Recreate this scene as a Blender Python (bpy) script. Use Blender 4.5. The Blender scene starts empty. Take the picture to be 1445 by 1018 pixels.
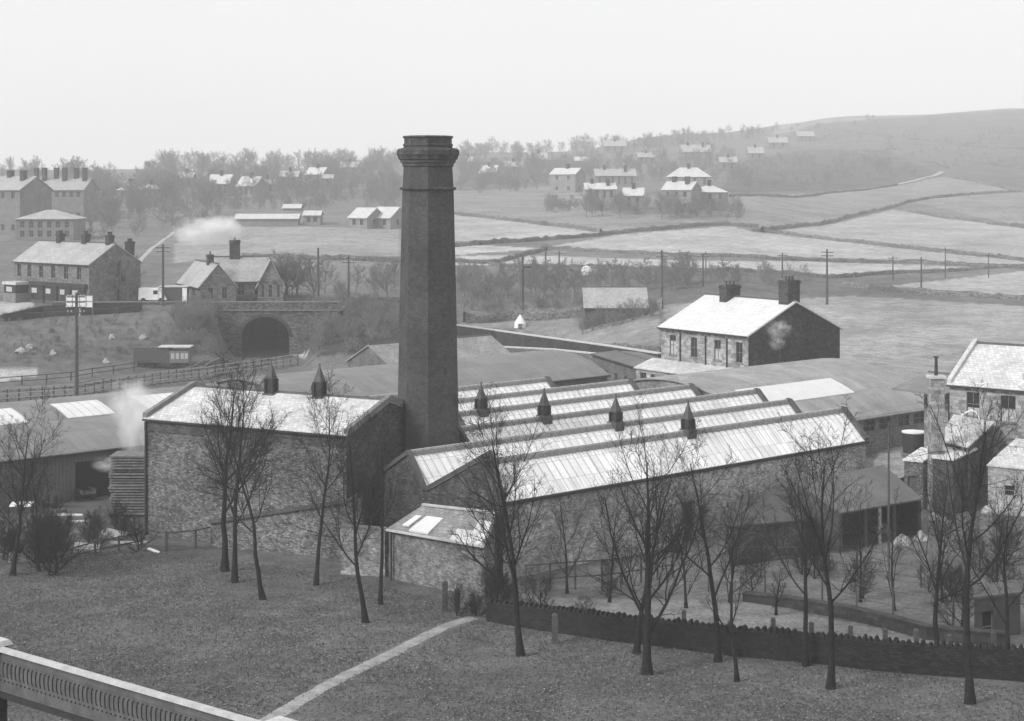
import bpy, math, random
import numpy as np
from mathutils import Vector, Matrix

# ------------------------------------------------------------------ camera
F, CX, HY, HC = 2300.0, 722.5, 258.0, 24.0       # focal length in photo pixels, centre column, eye level row, eye height (m)
scene = bpy.context.scene
cam = bpy.data.cameras.new('camera'); camo = bpy.data.objects.new('camera', cam)
scene.collection.objects.link(camo); scene.camera = camo
camo.location = (0, 0, HC); camo.rotation_euler = (math.radians(90), 0, 0)
cam.sensor_width = 36; cam.lens = 36 * F / 1445; cam.shift_y = -(509 - HY) / 1445
cam.clip_start = 1; cam.clip_end = 9000

# ------------------------------------------------------------------ light
SUN_EL, SUN_AZ = 36, 236          # elevation, compass bearing of the sun measured clockwise from +Y (left, behind the camera)
world = bpy.data.worlds.new("World"); scene.world = world; world.use_nodes = True
wn = world.node_tree.nodes; wl = world.node_tree.links
for n in list(wn): wn.remove(n)
wo = wn.new('ShaderNodeOutputWorld'); wb = wn.new('ShaderNodeBackground')
sky = wn.new('ShaderNodeTexSky'); sky.sky_type = 'NISHITA'; sky.sun_disc = False
sky.sun_elevation = math.radians(SUN_EL); sky.sun_rotation = math.radians(SUN_AZ)
sky.dust_density = 3.0
bw = wn.new('ShaderNodeRGBToBW')
mixw = wn.new('ShaderNodeMixRGB'); mixw.inputs[0].default_value = 0.88
tc = wn.new('ShaderNodeTexCoord'); ns = wn.new('ShaderNodeTexNoise'); ns.inputs['Scale'].default_value = 2.2
ns.inputs['Detail'].default_value = 5
mr = wn.new('ShaderNodeMapRange'); mr.inputs[3].default_value = 6.9; mr.inputs[4].default_value = 8.7
wl.new(tc.outputs['Generated'], ns.inputs['Vector']); wl.new(ns.outputs['Fac'], mr.inputs[0])
wl.new(sky.outputs[0], bw.inputs[0]); wl.new(bw.outputs[0], mixw.inputs[1]); wl.new(mr.outputs[0], mixw.inputs[2])
wl.new(mixw.outputs[0], wb.inputs[0]); wb.inputs[1].default_value = 0.06
wl.new(wb.outputs[0], wo.inputs[0])
sun = bpy.data.lights.new('sun', 'SUN'); sun.energy = 1.5; sun.angle = math.radians(16); sun.color = (1, 1, 1)
suno = bpy.data.objects.new('sun', sun); scene.collection.objects.link(suno)
az = math.radians(SUN_AZ); el = math.radians(SUN_EL)
sd = Vector((math.sin(az) * math.cos(el), math.cos(az) * math.cos(el), math.sin(el)))
suno.rotation_euler = sd.to_track_quat('Z', 'Y').to_euler()
scene.view_settings.view_transform = 'Standard'; scene.view_settings.look = 'None'
scene.view_settings.exposure = 1.15; scene.view_settings.gamma = 1.0
scene.cycles.max_bounces = 5; scene.cycles.diffuse_bounces = 2; scene.cycles.volume_bounces = 3
scene.cycles.transparent_max_bounces = 12

COL = scene.collection
rng = np.random.default_rng(7); random.seed(7)

# ------------------------------------------------------------------ materials
MATS = {}
def newmat(name):
    m = bpy.data.materials.new(name); m.use_nodes = True
    nt = m.node_tree; b = nt.nodes['Principled BSDF']; return m, nt, b
def N(nt, t, **kw):
    n = nt.nodes.new(t)
    for k, v in kw.items(): setattr(n, k, v)
    return n
def noise(nt, vec, scale, detail=6, rough=.65):
    n = N(nt, 'ShaderNodeTexNoise'); n.inputs['Scale'].default_value = scale; n.inputs['Detail'].default_value = detail
    n.inputs['Roughness'].default_value = rough
    nt.links.new(vec, n.inputs['Vector']); return n.outputs['Fac']
def mapr(nt, v, a, b, lo=.3, hi=.7):
    n = N(nt, 'ShaderNodeMapRange'); n.inputs[1].default_value = lo; n.inputs[2].default_value = hi
    n.inputs[3].default_value = a; n.inputs[4].default_value = b; nt.links.new(v, n.inputs[0]); return n.outputs[0]
def mul(nt, a, b, op='MULTIPLY'):
    n = N(nt, 'ShaderNodeMath', operation=op)
    for i, q in enumerate((a, b)):
        if isinstance(q, (int, float)): n.inputs[i].default_value = q
        else: nt.links.new(q, n.inputs[i])
    return n.outputs[0]
def bump(nt, b, h, strength=.4, dist=.05):
    n = N(nt, 'ShaderNodeBump'); n.inputs['Strength'].default_value = strength; n.inputs['Distance'].default_value = dist
    nt.links.new(h, n.inputs['Height']); nt.links.new(n.outputs[0], b.inputs['Normal'])
def plain(name, base, var=.35, scale=3.0, rough=.85, spec=.3, fine=22):
    if name in MATS: return MATS[name]
    m, nt, b = newmat(name); t = N(nt, 'ShaderNodeTexCoord').outputs['Object']
    v = mul(nt, mapr(nt, noise(nt, t, scale), 1 - var, 1 + var), mapr(nt, noise(nt, t, fine, 3), 1 - var * .6, 1 + var * .6))
    v = mul(nt, v, base); nt.links.new(v, b.inputs['Base Color'])
    b.inputs['Roughness'].default_value = rough; b.inputs['Specular IOR Level'].default_value = spec
    bump(nt, b, noise(nt, t, fine, 4), .3, .02)
    MATS[name] = m; return m
def masonry(name, base, contrast=.5, bw_=.42, row=.2, mort=.55, stain=.35, stain_scale=.35, distort=.05, msize=.012):
    """coursed rubble / ashlar / brick: rows from the UV map laid in metres"""
    if name in MATS: return MATS[name]
    m, nt, b = newmat(name); uv = N(nt, 'ShaderNodeUVMap').outputs[0]; t = N(nt, 'ShaderNodeTexCoord').outputs['Object']
    nz = N(nt, 'ShaderNodeTexNoise'); nz.inputs['Scale'].default_value = 3.5; nt.links.new(uv, nz.inputs['Vector'])
    mx = N(nt, 'ShaderNodeVectorMath', operation='SCALE'); nt.links.new(nz.outputs['Color'], mx.inputs[0]); mx.inputs['Scale'].default_value = distort * 2
    ad = N(nt, 'ShaderNodeVectorMath', operation='ADD'); nt.links.new(uv, ad.inputs[0]); nt.links.new(mx.outputs[0], ad.inputs[1])
    br = N(nt, 'ShaderNodeTexBrick'); nt.links.new(ad.outputs[0], br.inputs['Vector'])
    br.inputs['Scale'].default_value = 1; br.inputs['Brick Width'].default_value = bw_; br.inputs['Row Height'].default_value = row
    br.inputs['Mortar Size'].default_value = msize; br.inputs['Mortar Smooth'].default_value = .4
    lo, hi = base * (1 - contrast), base * (1 + contrast)
    br.inputs['Color1'].default_value = (lo, lo, lo, 1); br.inputs['Color2'].default_value = (hi, hi, hi, 1)
    br.inputs['Mortar'].default_value = (base * mort,) * 3 + (1,)
    v = mul(nt, br.outputs['Color'], mapr(nt, noise(nt, t, stain_scale, 5), 1 - stain, 1 + stain))
    v = mul(nt, v, mapr(nt, noise(nt, t, 2.6, 5), 1 - stain * .8, 1 + stain * .8))
    v = mul(nt, v, mapr(nt, noise(nt, t, 14, 3), .75, 1.25))
    nt.links.new(v, b.inputs['Base Color']); b.inputs['Roughness'].default_value = .9; b.inputs['Specular IOR Level'].default_value = .2
    bump(nt, b, v, .35, .03)
    MATS[name] = m; return m
def roofing(name, base, row=.28, w=.3, contrast=.12, rough=.5, spec=.5, stain=.2):
    if name in MATS: return MATS[name]
    m, nt, b = newmat(name); uv = N(nt, 'ShaderNodeUVMap').outputs[0]; t = N(nt, 'ShaderNodeTexCoord').outputs['Object']
    br = N(nt, 'ShaderNodeTexBrick'); nt.links.new(uv, br.inputs['Vector'])
    br.inputs['Scale'].default_value = 1; br.inputs['Brick Width'].default_value = w; br.inputs['Row Height'].default_value = row
    br.inputs['Mortar Size'].default_value = .016; br.inputs['Mortar Smooth'].default_value = .3
    lo, hi = base * (1 - contrast), base * (1 + contrast)
    br.inputs['Color1'].default_value = (lo, lo, lo, 1); br.inputs['Color2'].default_value = (hi, hi, hi, 1)
    br.inputs['Mortar'].default_value = (base * .5,) * 3 + (1,)
    v = mul(nt, br.outputs['Color'], mapr(nt, noise(nt, t, .45, 6), 1 - stain, 1 + stain))
    v = mul(nt, v, mapr(nt, noise(nt, t, 5, 4), 1 - stain * .6, 1 + stain * .6))
    nt.links.new(v, b.inputs['Base Color']); b.inputs['Roughness'].default_value = rough; b.inputs['Specular IOR Level'].default_value = spec
    bump(nt, b, br.outputs['Fac'], -.3, .02)
    MATS[name] = m; return m
def corrugated(name, base, pitch=.3, stain=.3, rough=.6):
    if name in MATS: return MATS[name]
    m, nt, b = newmat(name); uv = N(nt, 'ShaderNodeUVMap').outputs[0]; t = N(nt, 'ShaderNodeTexCoord').outputs['Object']
    wv = N(nt, 'ShaderNodeTexWave', wave_type='BANDS', bands_direction='X'); wv.inputs['Scale'].default_value = .314 / pitch
    wv.inputs['Distortion'].default_value = .2; nt.links.new(uv, wv.inputs['Vector'])
    v = mul(nt, mapr(nt, noise(nt, t, .3, 6), 1 - stain, 1 + stain), mapr(nt, noise(nt, t, 6, 5), 1 - stain * .7, 1 + stain * .7))
    v = mul(nt, v, mapr(nt, wv.outputs['Fac'], base * .85, base * 1.1, 0, 1))
    nt.links.new(v, b.inputs['Base Color']); b.inputs['Roughness'].default_value = rough; b.inputs['Specular IOR Level'].default_value = .4
    bump(nt, b, wv.outputs['Fac'], .5, .03)
    MATS[name] = m; return m

M_rubble = masonry('rubble_stone', .145, .62, .21, .1, .5, .6, .22, .1, .018)
M_rubble_dark = masonry('sooty_shaded_rubble', .075, .45, .26, .11, .6, .45, .4, .1, .018)  # dark rubble; on the wool shed it carries gable and eaves shade
M_millwall = masonry('mill_wall_stone', .36, .4, .22, .1, .6, .5, .25, .08, .012)  # lean-to stone made paler to offset the sun missing this wall
M_leanwall = masonry('lean_to_stone', .17, .38, .2, .09, .6, .55, .35, .08, .012)
M_ashlar = masonry('dressed_stone', .27, .4, .5, .26, .55, .3, .5, .02)
M_ashlar_dark = masonry('sooty_dressed_stone', .09, .45, .45, .24, .6, .35, .4, .02)
M_gable = masonry('sooty_gable_stone', .038, .35, .45, .24, .7, .35, .4, .02)
M_chim = masonry('chimney_brickwork', .058, .16, .24, .085, .75, .35, .22, .01, .008)
M_chimstack = masonry('stack_stone', .055, .4, .35, .18, .6, .3, .6, .02)
M_brick = masonry('brickwork', .13, .35, .24, .085, .7, .3, .5, .01, .008)
M_slate = roofing('slate_pale', .52, .32, .34, .16, .5, .5, .22)  # sky sheen on wet slate lightened into the base colour
M_slate_white = roofing('slate_bright', .62, .3, .34, .08, .5, .5, .08)  # brighter slate, sky sheen likewise put into its colour
M_slate_mid = roofing('slate_grey', .24, .3, .34, .2, .6, .4, .25)
M_slate_far = roofing('slate_far', .33, .3, .34, .15, .5, .5, .2)
M_corr = corrugated('corrugated_sheet', .20)
M_felt = roofing('felt_roofing', .185, 2.3, .95, .1, .8, .3, .13)
M_corr_dark = corrugated('dark_corrugated_sheet', .10, .3, .35)
M_glassroof = roofing('sky_pale_roof_glass', .80, 1.35, .62, .12, .4, .5, .12)  # sky reflected in the panes is put into the pale base colour
M_skylight = plain('skylight_glass', .62, .08, .8, .35, .5, 6)
M_bar = plain('glazing_bar_paint', .42, .2, 3, .7)
M_lead = plain('lead_flashing', .17, .25, 2, .6)
M_ridge = plain('ridge_tile', .08, .3, 3, .8)
M_coping = plain('coping_stone', .17, .35, 2.5, .9)
M_coping_pale = plain('pale_coping_stone', .48, .25, 2.5, .9)
M_iron = plain('painted_iron', .03, .3, 3, .6)
M_wood = plain('weathered_wood', .07, .4, 5, .9)
M_wood_pale = plain('pale_timber', .38, .3, 4, .85)
M_white = plain('white_paint', .78, .1, 3, .6)
M_pane = plain('dark_window_glass', .025, .3, 2, .15, .5)
M_blind = plain('window_blind', .4, .1, 2, .8)
M_frame = plain('window_frame_paint', .15, .2, 3, .6)
M_bark = plain('bark', .018, .45, 4, .95, .15)
M_bark_pale = plain('pale_bark', .09, .45, 4, .95, .15)
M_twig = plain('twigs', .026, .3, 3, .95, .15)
M_twig_far = plain('hazed_far_twigs', .19, .3, 2, .95, .15)  # paler than near twigs: distance haze put into the colour
M_parapet = plain('cast_iron_paint', .095, .35, 2.5, .75, .3, 30)
M_parapet_rail = plain('pale_rail_paint', .42, .2, 3, .7)
M_drystone = masonry('dry_stone', .02, .45, .3, .1, .5, .4, .5, .1, .02)
M_tar = plain('tarred_felt', .06, .3, 1, .9)
M_terrace = masonry('terrace_stone', .15, .3, .45, .24, .7, .25, .5, .02)
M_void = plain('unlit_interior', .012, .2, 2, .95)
M_rail = plain('rail_steel', .3, .3, 5, .4)
M_scrub = plain('scrub_leaf', .055, .45, 2, .95, .15)
M_scree = plain('rubbish', .3, .6, 4, .9)

# ------------------------------------------------------------------ object helpers
def tag(o, label=None, cat=None, group=None, kind=None):
    if label: o['label'] = label
    if cat: o['category'] = cat
    if group: o['group'] = group
    if kind: o['kind'] = kind
    return o
def thing(name, label, cat, loc=(0, 0, 0), rz=0.0, group=None):
    o = bpy.data.objects.new(name, None); COL.objects.link(o); o.empty_display_size = .3
    o.location = loc; o.rotation_euler = (0, 0, rz); return tag(o, label, cat, group)
def copy_tree(o, parent=None):
    c = o.copy(); COL.objects.link(c); c.parent = parent
    for ch in o.children: copy_tree(ch, c)
    return c
def auto_uv(me):
    n = len(me.polygons)
    if not n: return
    nor = np.empty(n * 3, 'f'); me.polygons.foreach_get('normal', nor); nor = nor.reshape(-1, 3)
    ls = np.empty(n, 'i'); me.polygons.foreach_get('loop_start', ls)
    lt = np.empty(n, 'i'); me.polygons.foreach_get('loop_total', lt)
    nl = len(me.loops); vi = np.empty(nl, 'i'); me.loops.foreach_get('vertex_index', vi)
    co = np.empty(len(me.vertices) * 3, 'f'); me.vertices.foreach_get('co', co); co = co.reshape(-1, 3)
    pi = np.repeat(np.arange(n), lt); nn = nor[pi]
    t = np.stack([-nn[:, 1], nn[:, 0], np.zeros(nl)], 1); L = np.linalg.norm(t, axis=1)
    flat = L < .05; t[flat] = (1, 0, 0); t /= np.maximum(np.linalg.norm(t, axis=1), 1e-6)[:, None]
    bb = np.cross(nn, t); p = co[vi]
    uv = np.stack([(p * t).sum(1), (p * bb).sum(1)], 1).astype('f')
    lay = me.uv_layers.new(name='UVMap'); lay.data.foreach_set('uv', uv.ravel())
class MB:
    def __init__(s): s.v = []; s.f = []
    def poly(s, pts):
        k = len(s.v); s.v += [tuple(p) for p in pts]; s.f.append(tuple(range(k, k + len(pts)))); return s
    def hexa(s, b, t):
        """b, t: four bottom and four top corners, counter-clockwise seen from above"""
        k = len(s.v); s.v += [tuple(p) for p in b] + [tuple(p) for p in t]
        s.f += [(k + 3, k + 2, k + 1, k), (k + 4, k + 5, k + 6, k + 7)] + [(k + i, k + (i + 1) % 4, k + 4 + (i + 1) % 4, k + 4 + i) for i in range(4)]
        return s
    def box(s, x0, x1, y0, y1, z0, z1):
        return s.hexa([(x0, y0, z0), (x1, y0, z0), (x1, y1, z0), (x0, y1, z0)], [(x0, y0, z1), (x1, y0, z1), (x1, y1, z1), (x0, y1, z1)])
    def prism(s, ring, z0, z1):
        n = len(ring); k = len(s.v)
        s.v += [(p[0], p[1], z0) for p in ring] + [(p[0], p[1], z1) for p in ring]
        s.f += [tuple(range(k + n - 1, k - 1, -1)), tuple(range(k + n, k + 2 * n))] + [(k + i, k + (i + 1) % n, k + n + (i + 1) % n, k + n + i) for i in range(n)]
        return s
    def lathe(s, cx, cy, prof, n=8, a0=0.0, cap=True):
        k = len(s.v); m = len(prof)
        for r, z in prof:
            for i in range(n):
                a = a0 + 2 * math.pi * i / n; s.v.append((cx + r * math.sin(a), cy - r * math.cos(a), z))
        for j in range(m - 1):
            for i in range(n):
                s.f.append((k + j * n + i, k + j * n + (i + 1) % n, k + (j + 1) * n + (i + 1) % n, k + (j + 1) * n + i))
        if cap: s.f.append(tuple(range(k + (m - 1) * n, k + m * n))); s.f.append(tuple(range(k + n - 1, k - 1, -1)))
        return s
    def beam(s, a, b, w, h=None, up=(0, 0, 1)):
        """rectangular bar from a to b, w wide, h deep"""
        h = h or w; a = Vector(a); b = Vector(b); d = (b - a).normalized(); u = Vector(up)
        if abs(d.dot(u)) > .98: u = Vector((0, 1, 0))
        r = d.cross(u).normalized() * w / 2; u2 = r.cross(d).normalized() * h / 2
        return s.hexa([a - r - u2, a + r - u2, b + r - u2, b - r - u2], [a - r + u2, a + r + u2, b + r + u2, b - r + u2])
    def tube(s, pts, r, n=6):
        pts = [Vector(p) for p in pts]; k = len(s.v)
        for i, p in enumerate(pts):
            d = (pts[min(i + 1, len(pts) - 1)] - pts[max(i - 1, 0)]).normalized()
            u = Vector((0, 0, 1)) if abs(d.z) < .9 else Vector((1, 0, 0))
            a = d.cross(u).normalized(); b2 = a.cross(d); rr = r[i] if isinstance(r, (list, tuple)) else r
            for j in range(n):
                t = 2 * math.pi * j / n; s.v.append(tuple(p + a * math.cos(t) * rr + b2 * math.sin(t) * rr))
        for i in range(len(pts) - 1):
            for j in range(n): s.f.append((k + i * n + j, k + (i + 1) * n + j, k + (i + 1) * n + (j + 1) % n, k + i * n + (j + 1) % n))
        s.f.append(tuple(range(k, k + n))); e = k + (len(pts) - 1) * n; s.f.append(tuple(range(e + n - 1, e - 1, -1)))
        return s
    def build(s, name, mat, parent=None, off=None, smooth=False):
        me = bpy.data.meshes.new(name); v = s.v
        if off is not None: v = [(p[0] - off[0], p[1] - off[1], p[2] - off[2]) for p in v]
        me.from_pydata(v, [], s.f); me.update(); me.materials.append(mat); auto_uv(me)
        if smooth: me.polygons.foreach_set('use_smooth', [True] * len(me.polygons))
        o = bpy.data.objects.new(name, me); COL.objects.link(o)
        if parent: o.parent = parent
        return o

# ------------------------------------------------------------------ projection helpers and terrain
def PZ(px, py, z): d = F * (HC - z) / (py - HY); return Vector(((px - CX) / F * d, d, z))
def PD(px, py, d): return Vector(((px - CX) / F * d, d, HC - (py - HY) / F * d))
U = Vector((.755, .6557, 0)); V = Vector((-.6557, .755, 0))     # along and across the weaving shed
def UV(u, v, z=0.0): return Vector((U.x * u + V.x * v, U.y * u + V.y * v, z))

near = [(-80, 9), (0, 8), (40, 5), (60, 2.7), (66.6, 2.1), (79, 1.1), (86, .8), (95, .45), (110, .35), (130, 0)]
PROF = {
 -900: near + [(196, 0), (200, .6), (215, 5.6), (228, 6.7), (265, 7.6), (310, 8.9), (370, 10.8), (420, 12.7), (480, 15.2), (560, 18.6), (640, 22), (720, 25), (850, 28.8), (1000, 31), (1300, 33), (1700, 25), (2600, 10)],
 0:    near + [(190, 0), (197, .9), (213, 5.4), (222, 6.3), (228, 6.7), (265, 7.6), (310, 8.9), (370, 10.8), (420, 12.7), (480, 15.2), (560, 18.6), (640, 22), (720, 25), (850, 28.8), (1000, 31), (1300, 33), (1700, 25), (2600, 10)],
 290:  near + [(200, 0), (206, .9), (217, 5.6), (223, 6.9), (232, 7.2), (265, 7.6), (310, 8.9), (370, 10.8), (420, 12.7), (480, 15.2), (560, 18.6), (640, 22), (720, 25), (850, 28.8), (1000, 31), (1300, 34), (1700, 25), (2600, 10)],
 330:  near + [(200, 0), (206, .1), (217, .2), (236, .4), (240, 7.2), (265, 7.6), (310, 8.9), (370, 10.8), (420, 12.7), (480, 15.2), (560, 18.6), (640, 22), (720, 25), (850, 28.8), (1000, 31), (1300, 34), (1700, 25), (2600, 10)],
 425:  near + [(200, 0), (206, .1), (217, .2), (236, .4), (240, 7.2), (265, 7.6), (310, 8.9), (370, 10.8), (420, 12.7), (480, 15.2), (560, 18.6), (640, 22), (720, 25), (850, 28.8), (1000, 31), (1300, 34), (1700, 25), (2600, 10)],
 455:  near + [(200, 0), (206, .9), (217, 3.6), (228, 6.2), (240, 6.8), (265, 7.4), (310, 8.9), (370, 10.8), (420, 12.7), (480, 15.2), (560, 18.6), (640, 22), (720, 25.2), (850, 29.8), (1000, 35), (1300, 40), (1700, 25), (2600, 10)],
 700:  near + [(200, 0), (240, 0.2), (246, 2.4), (260, 3.4), (290, 6), (320, 7.9), (380, 10), (460, 13.4), (540, 16.5), (640, 20.7), (780, 26.7), (950, 35.6), (1150, 45.5), (1500, 40), (2600, 10)],
 1000: near + [(150, .8), (165, 2), (180, 3), (245, 6.2), (300, 8.1), (340, 8.9), (400, 11.5), (479, 16), (620, 23), (760, 28.3), (900, 37), (1100, 49), (1300, 63.5), (1700, 50), (2600, 20)],
 1200: near + [(150, 1.4), (165, 2.4), (180, 3), (250, 5.3), (318, 7), (400, 9.5), (480, 12), (560, 15.5), (650, 20), (760, 27), (900, 37), (1050, 50), (1200, 65), (1350, 80), (1700, 70), (2600, 30)],
 1445: near + [(150, .9), (165, 1.6), (180, 2.6), (250, 5.0), (318, 7), (400, 9.5), (480, 12), (560, 15.8), (650, 21), (760, 29), (900, 40), (1050, 55), (1200, 71), (1400, 90), (1700, 82), (2600, 40)],
 2400: near + [(150, .9), (165, 1.6), (180, 2.6), (250, 5.0), (318, 8), (400, 11.5), (480, 15), (560, 19), (650, 25), (760, 34), (900, 47), (1050, 64), (1200, 82), (1400, 104), (1700, 100), (2600, 60)],
}
COLS = sorted(PROF); AC = np.array([(c - CX) / F for c in COLS])
def hgt(X, Y):
    X = np.asarray(X, float); Y = np.asarray(Y, float); a = X / np.maximum(Y, 30)
    zs = np.stack([np.interp(Y, [p[0] for p in PROF[c]], [p[1] for p in PROF[c]]) for c in COLS])
    k = np.clip(np.searchsorted(AC, a) - 1, 0, len(COLS) - 2)
    t = np.clip((a - AC[k]) / (AC[k + 1] - AC[k]), 0, 1); t = t * t * (3 - 2 * t)
    z0 = np.take_along_axis(zs, k[None], 0)[0]; z1 = np.take_along_axis(zs, k[None] + 1, 0)[0]
    z = z0 * (1 - t) + z1 * t
    far = np.clip((Y - 240) / 500, 0, 1)
    z += far * (1.1 * np.sin(X * .021 + 1) * np.cos(Y * .013) + .5 * np.sin(X * .06 + Y * .04))
    z += .07 * np.sin(X * .5 + 1.3) * np.sin(Y * .43) + .12 * np.sin(X * .17) * np.cos(Y * .21)
    return z
def H1(x, y): return float(hgt(np.array([x]), np.array([y]))[0])
DS = np.concatenate([np.linspace(45, 260, 1300), np.linspace(260.3, 1500, 1600)])
def G(px, py):
    """the nearest point of the ground seen at a photo pixel"""
    a = (px - CX) / F; zr = HC - (py - HY) / F * DS; zt = hgt(a * DS, DS); hit = np.nonzero(zr <= zt)[0]
    if not len(hit): d = DS[-1]
    else:
        i = hit[0]
        if i == 0: d = DS[0]
        else:
            g0 = zr[i - 1] - zt[i - 1]; g1 = zr[i] - zt[i]; d = DS[i - 1] + (DS[i] - DS[i - 1]) * g0 / (g0 - g1)
    return Vector((a * d, d, H1(a * d, d)))
def GX(px, d): x = (px - CX) / F * d; return Vector((x, d, H1(x, d)))
def inpoly(x, y, poly):
    r = np.zeros(x.shape, bool); n = len(poly)
    for i in range(n):
        x0, y0 = poly[i]; x1, y1 = poly[(i + 1) % n]
        if y0 == y1: continue
        c = ((y0 > y) != (y1 > y)) & (x < (x1 - x0) * (y - y0) / (y1 - y0) + x0); r ^= c
    return r

# tones of the land: mostly what grows or lies there (field corners found from where they stand on the terrain)
TONES = [
 ([(-900, 1020), (-900, 800), (0, 775), (90, 785), (200, 768), (480, 800), (560, 845), (700, 868), (1100, 926), (1445, 958), (2400, 1020)], .115),   # park grass
 ([(-40, 1030), (-40, 812), (90, 800), (200, 778), (330, 772), (250, 850), (90, 905), (60, 1030)], .108),
 ([(330, 900), (420, 880), (560, 890), (430, 985), (330, 1025)], .118),
 ([(690, 880), (700, 800), (760, 845), (1060, 850), (1330, 905), (1700, 925), (1700, 965), (1100, 930)], .19),
 ([(960, 800), (1300, 870), (1300, 760), (1100, 740)], .13),
 ([(1240, 637), (1290, 625), (1290, 700), (1230, 665)], .30),
 ([(0, 790), (200, 760), (200, 680), (0, 680)], .09),
 ([(-900, 548), (0, 540), (60, 528), (50, 520), (0, 520), (-900, 530)], .36),
 ([(0, 548), (420, 505), (440, 512), (300, 545), (0, 600)], .10),
 ([(-900, 540), (60, 519), (200, 512), (300, 505), (300, 425), (-900, 440)], .115),
 ([(0, 447), (45, 432), (45, 424), (-200, 424), (-200, 455)], .40),
 ([(330, 505), (330, 440), (430, 440), (430, 505)], .04),  # dark patch over the ground inside the bridge arch
 ([(410, 500), (430, 485), (447, 495), (430, 506)], .4),
 ([(430, 500), (430, 420), (560, 420), (640, 455), (640, 500)], .06),
 ([(645, 458), (720, 452), (930, 430), (930, 498)], .21),
 ([(980, 540), (930, 430), (1060, 425), (1200, 418), (1450, 432), (2400, 480), (2400, 640), (1100, 640)], .26),
 ([(200, 420), (200, 372), (345, 345), (565, 368), (640, 362), (640, 420)], .16),
 ([(245, 372), (250, 330), (330, 320), (565, 322), (565, 362), (345, 358)], .25),
 ([(-900, 430), (-900, 350), (60, 345), (240, 330), (240, 372), (200, 425)], .14),
 ([(640, 375), (640, 362), (735, 360), (900, 366), (1080, 370), (1080, 383), (900, 377)], .37),
 ([(640, 360), (640, 345), (720, 348), (770, 351)], .38),
 ([(640, 341), (640, 300), (720, 312), (845, 328), (720, 341)], .33),
 ([(770, 349), (870, 332), (1030, 319), (1060, 327), (1150, 337), (1345, 359), (1445, 369), (1500, 374), (1445, 374), (1266, 367), (996, 359), (899, 355)], .33),
 ([(1080, 327), (1178, 316), (1260, 296), (1292, 302), (1445, 323), (1600, 340), (1600, 380), (1445, 364)], .30),
 ([(1080, 380), (1080, 368), (1266, 373), (1445, 380), (1385, 377), (1320, 381), (1167, 388)], .36),
 ([(1250, 404), (1445, 383), (1700, 390), (1700, 425), (1445, 418)], .30),
 ([(640, 300), (640, 270), (800, 262), (850, 300), (1030, 315), (900, 322), (845, 326)], .2),
 ([(1020, 300), (1030, 276), (1170, 273), (1240, 266), (1330, 250), (1445, 268), (1700, 290), (1445, 320), (1282, 284), (1178, 311), (1080, 320), (1030, 315)], .20),
 ([(1020, 272), (1030, 232), (1130, 212), (1250, 212), (1325, 246), (1266, 260), (1173, 270)], .085),
 ([(1090, 190), (1240, 170), (1445, 158), (1445, 140), (1240, 150), (1080, 165)], .22),
 ([(1250, 210), (1100, 195), (1150, 175), (1500, 150), (1800, 150), (1800, 300), (1445, 266), (1345, 248)], .12),
]
def build_ground():
    Y = np.concatenate([np.linspace(-80, 44, 20), np.geomspace(46, 1300, 470), np.geomspace(1330, 6500, 24)])
    A = np.concatenate([np.linspace(-2.2, -.36, 26), np.linspace(-.355, .355, 330), np.linspace(.36, 2.2, 26)])
    YY, AA = np.meshgrid(Y, A, indexing='ij'); XX = AA * np.maximum(YY, 45 + 0 * YY)
    XX = np.where(YY < 45, AA * 45, XX); ZZ = hgt(XX, YY)
    co = np.stack([XX, YY, ZZ], -1).reshape(-1, 3); ny, na = YY.shape
    i = np.arange(ny - 1)[:, None] * na + np.arange(na - 1)[None]; fc = np.stack([i, i + 1, i + na + 1, i + na], -1).reshape(-1, 4)
    px = CX + F * co[:, 0] / np.maximum(co[:, 1], 30); py = HY + F * (HC - co[:, 2]) / np.maximum(co[:, 1], 30)
    tone = np.full(len(co), .12); tone[co[:, 1] > 300] = .15; tone[co[:, 1] < 60] = .125
    tone[(co[:, 1] > 560)] = .13
    for poly, t in TONES:
        m = inpoly(px, py, poly) & (co[:, 1] > 50); tone[m] = t
    o = mesh_np('ground', co, fc, None)
    at = o.data.attributes.new('tone', 'FLOAT', 'POINT'); at.data.foreach_set('value', tone.astype('f'))
    m, nt, b = newmat('open_ground'); t = N(nt, 'ShaderNodeTexCoord').outputs['Object']
    a = N(nt, 'ShaderNodeAttribute', attribute_name='tone').outputs['Fac']
    v = mul(nt, a, mapr(nt, noise(nt, t, .06, 8, .7), .68, 1.3)); v = mul(nt, v, mapr(nt, noise(nt, t, .5, 9, .78), .55, 1.45))
    v = mul(nt, v, mapr(nt, noise(nt, t, 5, 6, .8), .4, 1.65)); nt.links.new(v, b.inputs['Base Color'])
    b.inputs['Roughness'].default_value = 1; b.inputs['Specular IOR Level'].default_value = .1
    bump(nt, b, noise(nt, t, 3, 8, .8), .6, .15); o.data.materials.append(m)
    return tag(o, kind='structure')
def mesh_np(name, co, fc, mat, parent=None, smooth=True):
    me = bpy.data.meshes.new(name); n = len(fc); k = fc.shape[1]
    me.vertices.add(len(co)); me.vertices.foreach_set('co', np.ascontiguousarray(co, 'f').ravel())
    me.loops.add(n * k); me.loops.foreach_set('vertex_index', np.ascontiguousarray(fc, 'i').ravel())
    me.polygons.add(n); me.polygons.foreach_set('loop_start', np.arange(0, n * k, k, dtype='i'))
    me.polygons.foreach_set('loop_total', np.full(n, k, 'i'))
    if smooth: me.polygons.foreach_set('use_smooth', np.ones(n, bool))
    me.update(calc_edges=True)
    if mat: me.materials.append(mat)
    o = bpy.data.objects.new(name, me); COL.objects.link(o)
    if parent: o.parent = parent
    return o
build_ground()

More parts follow.
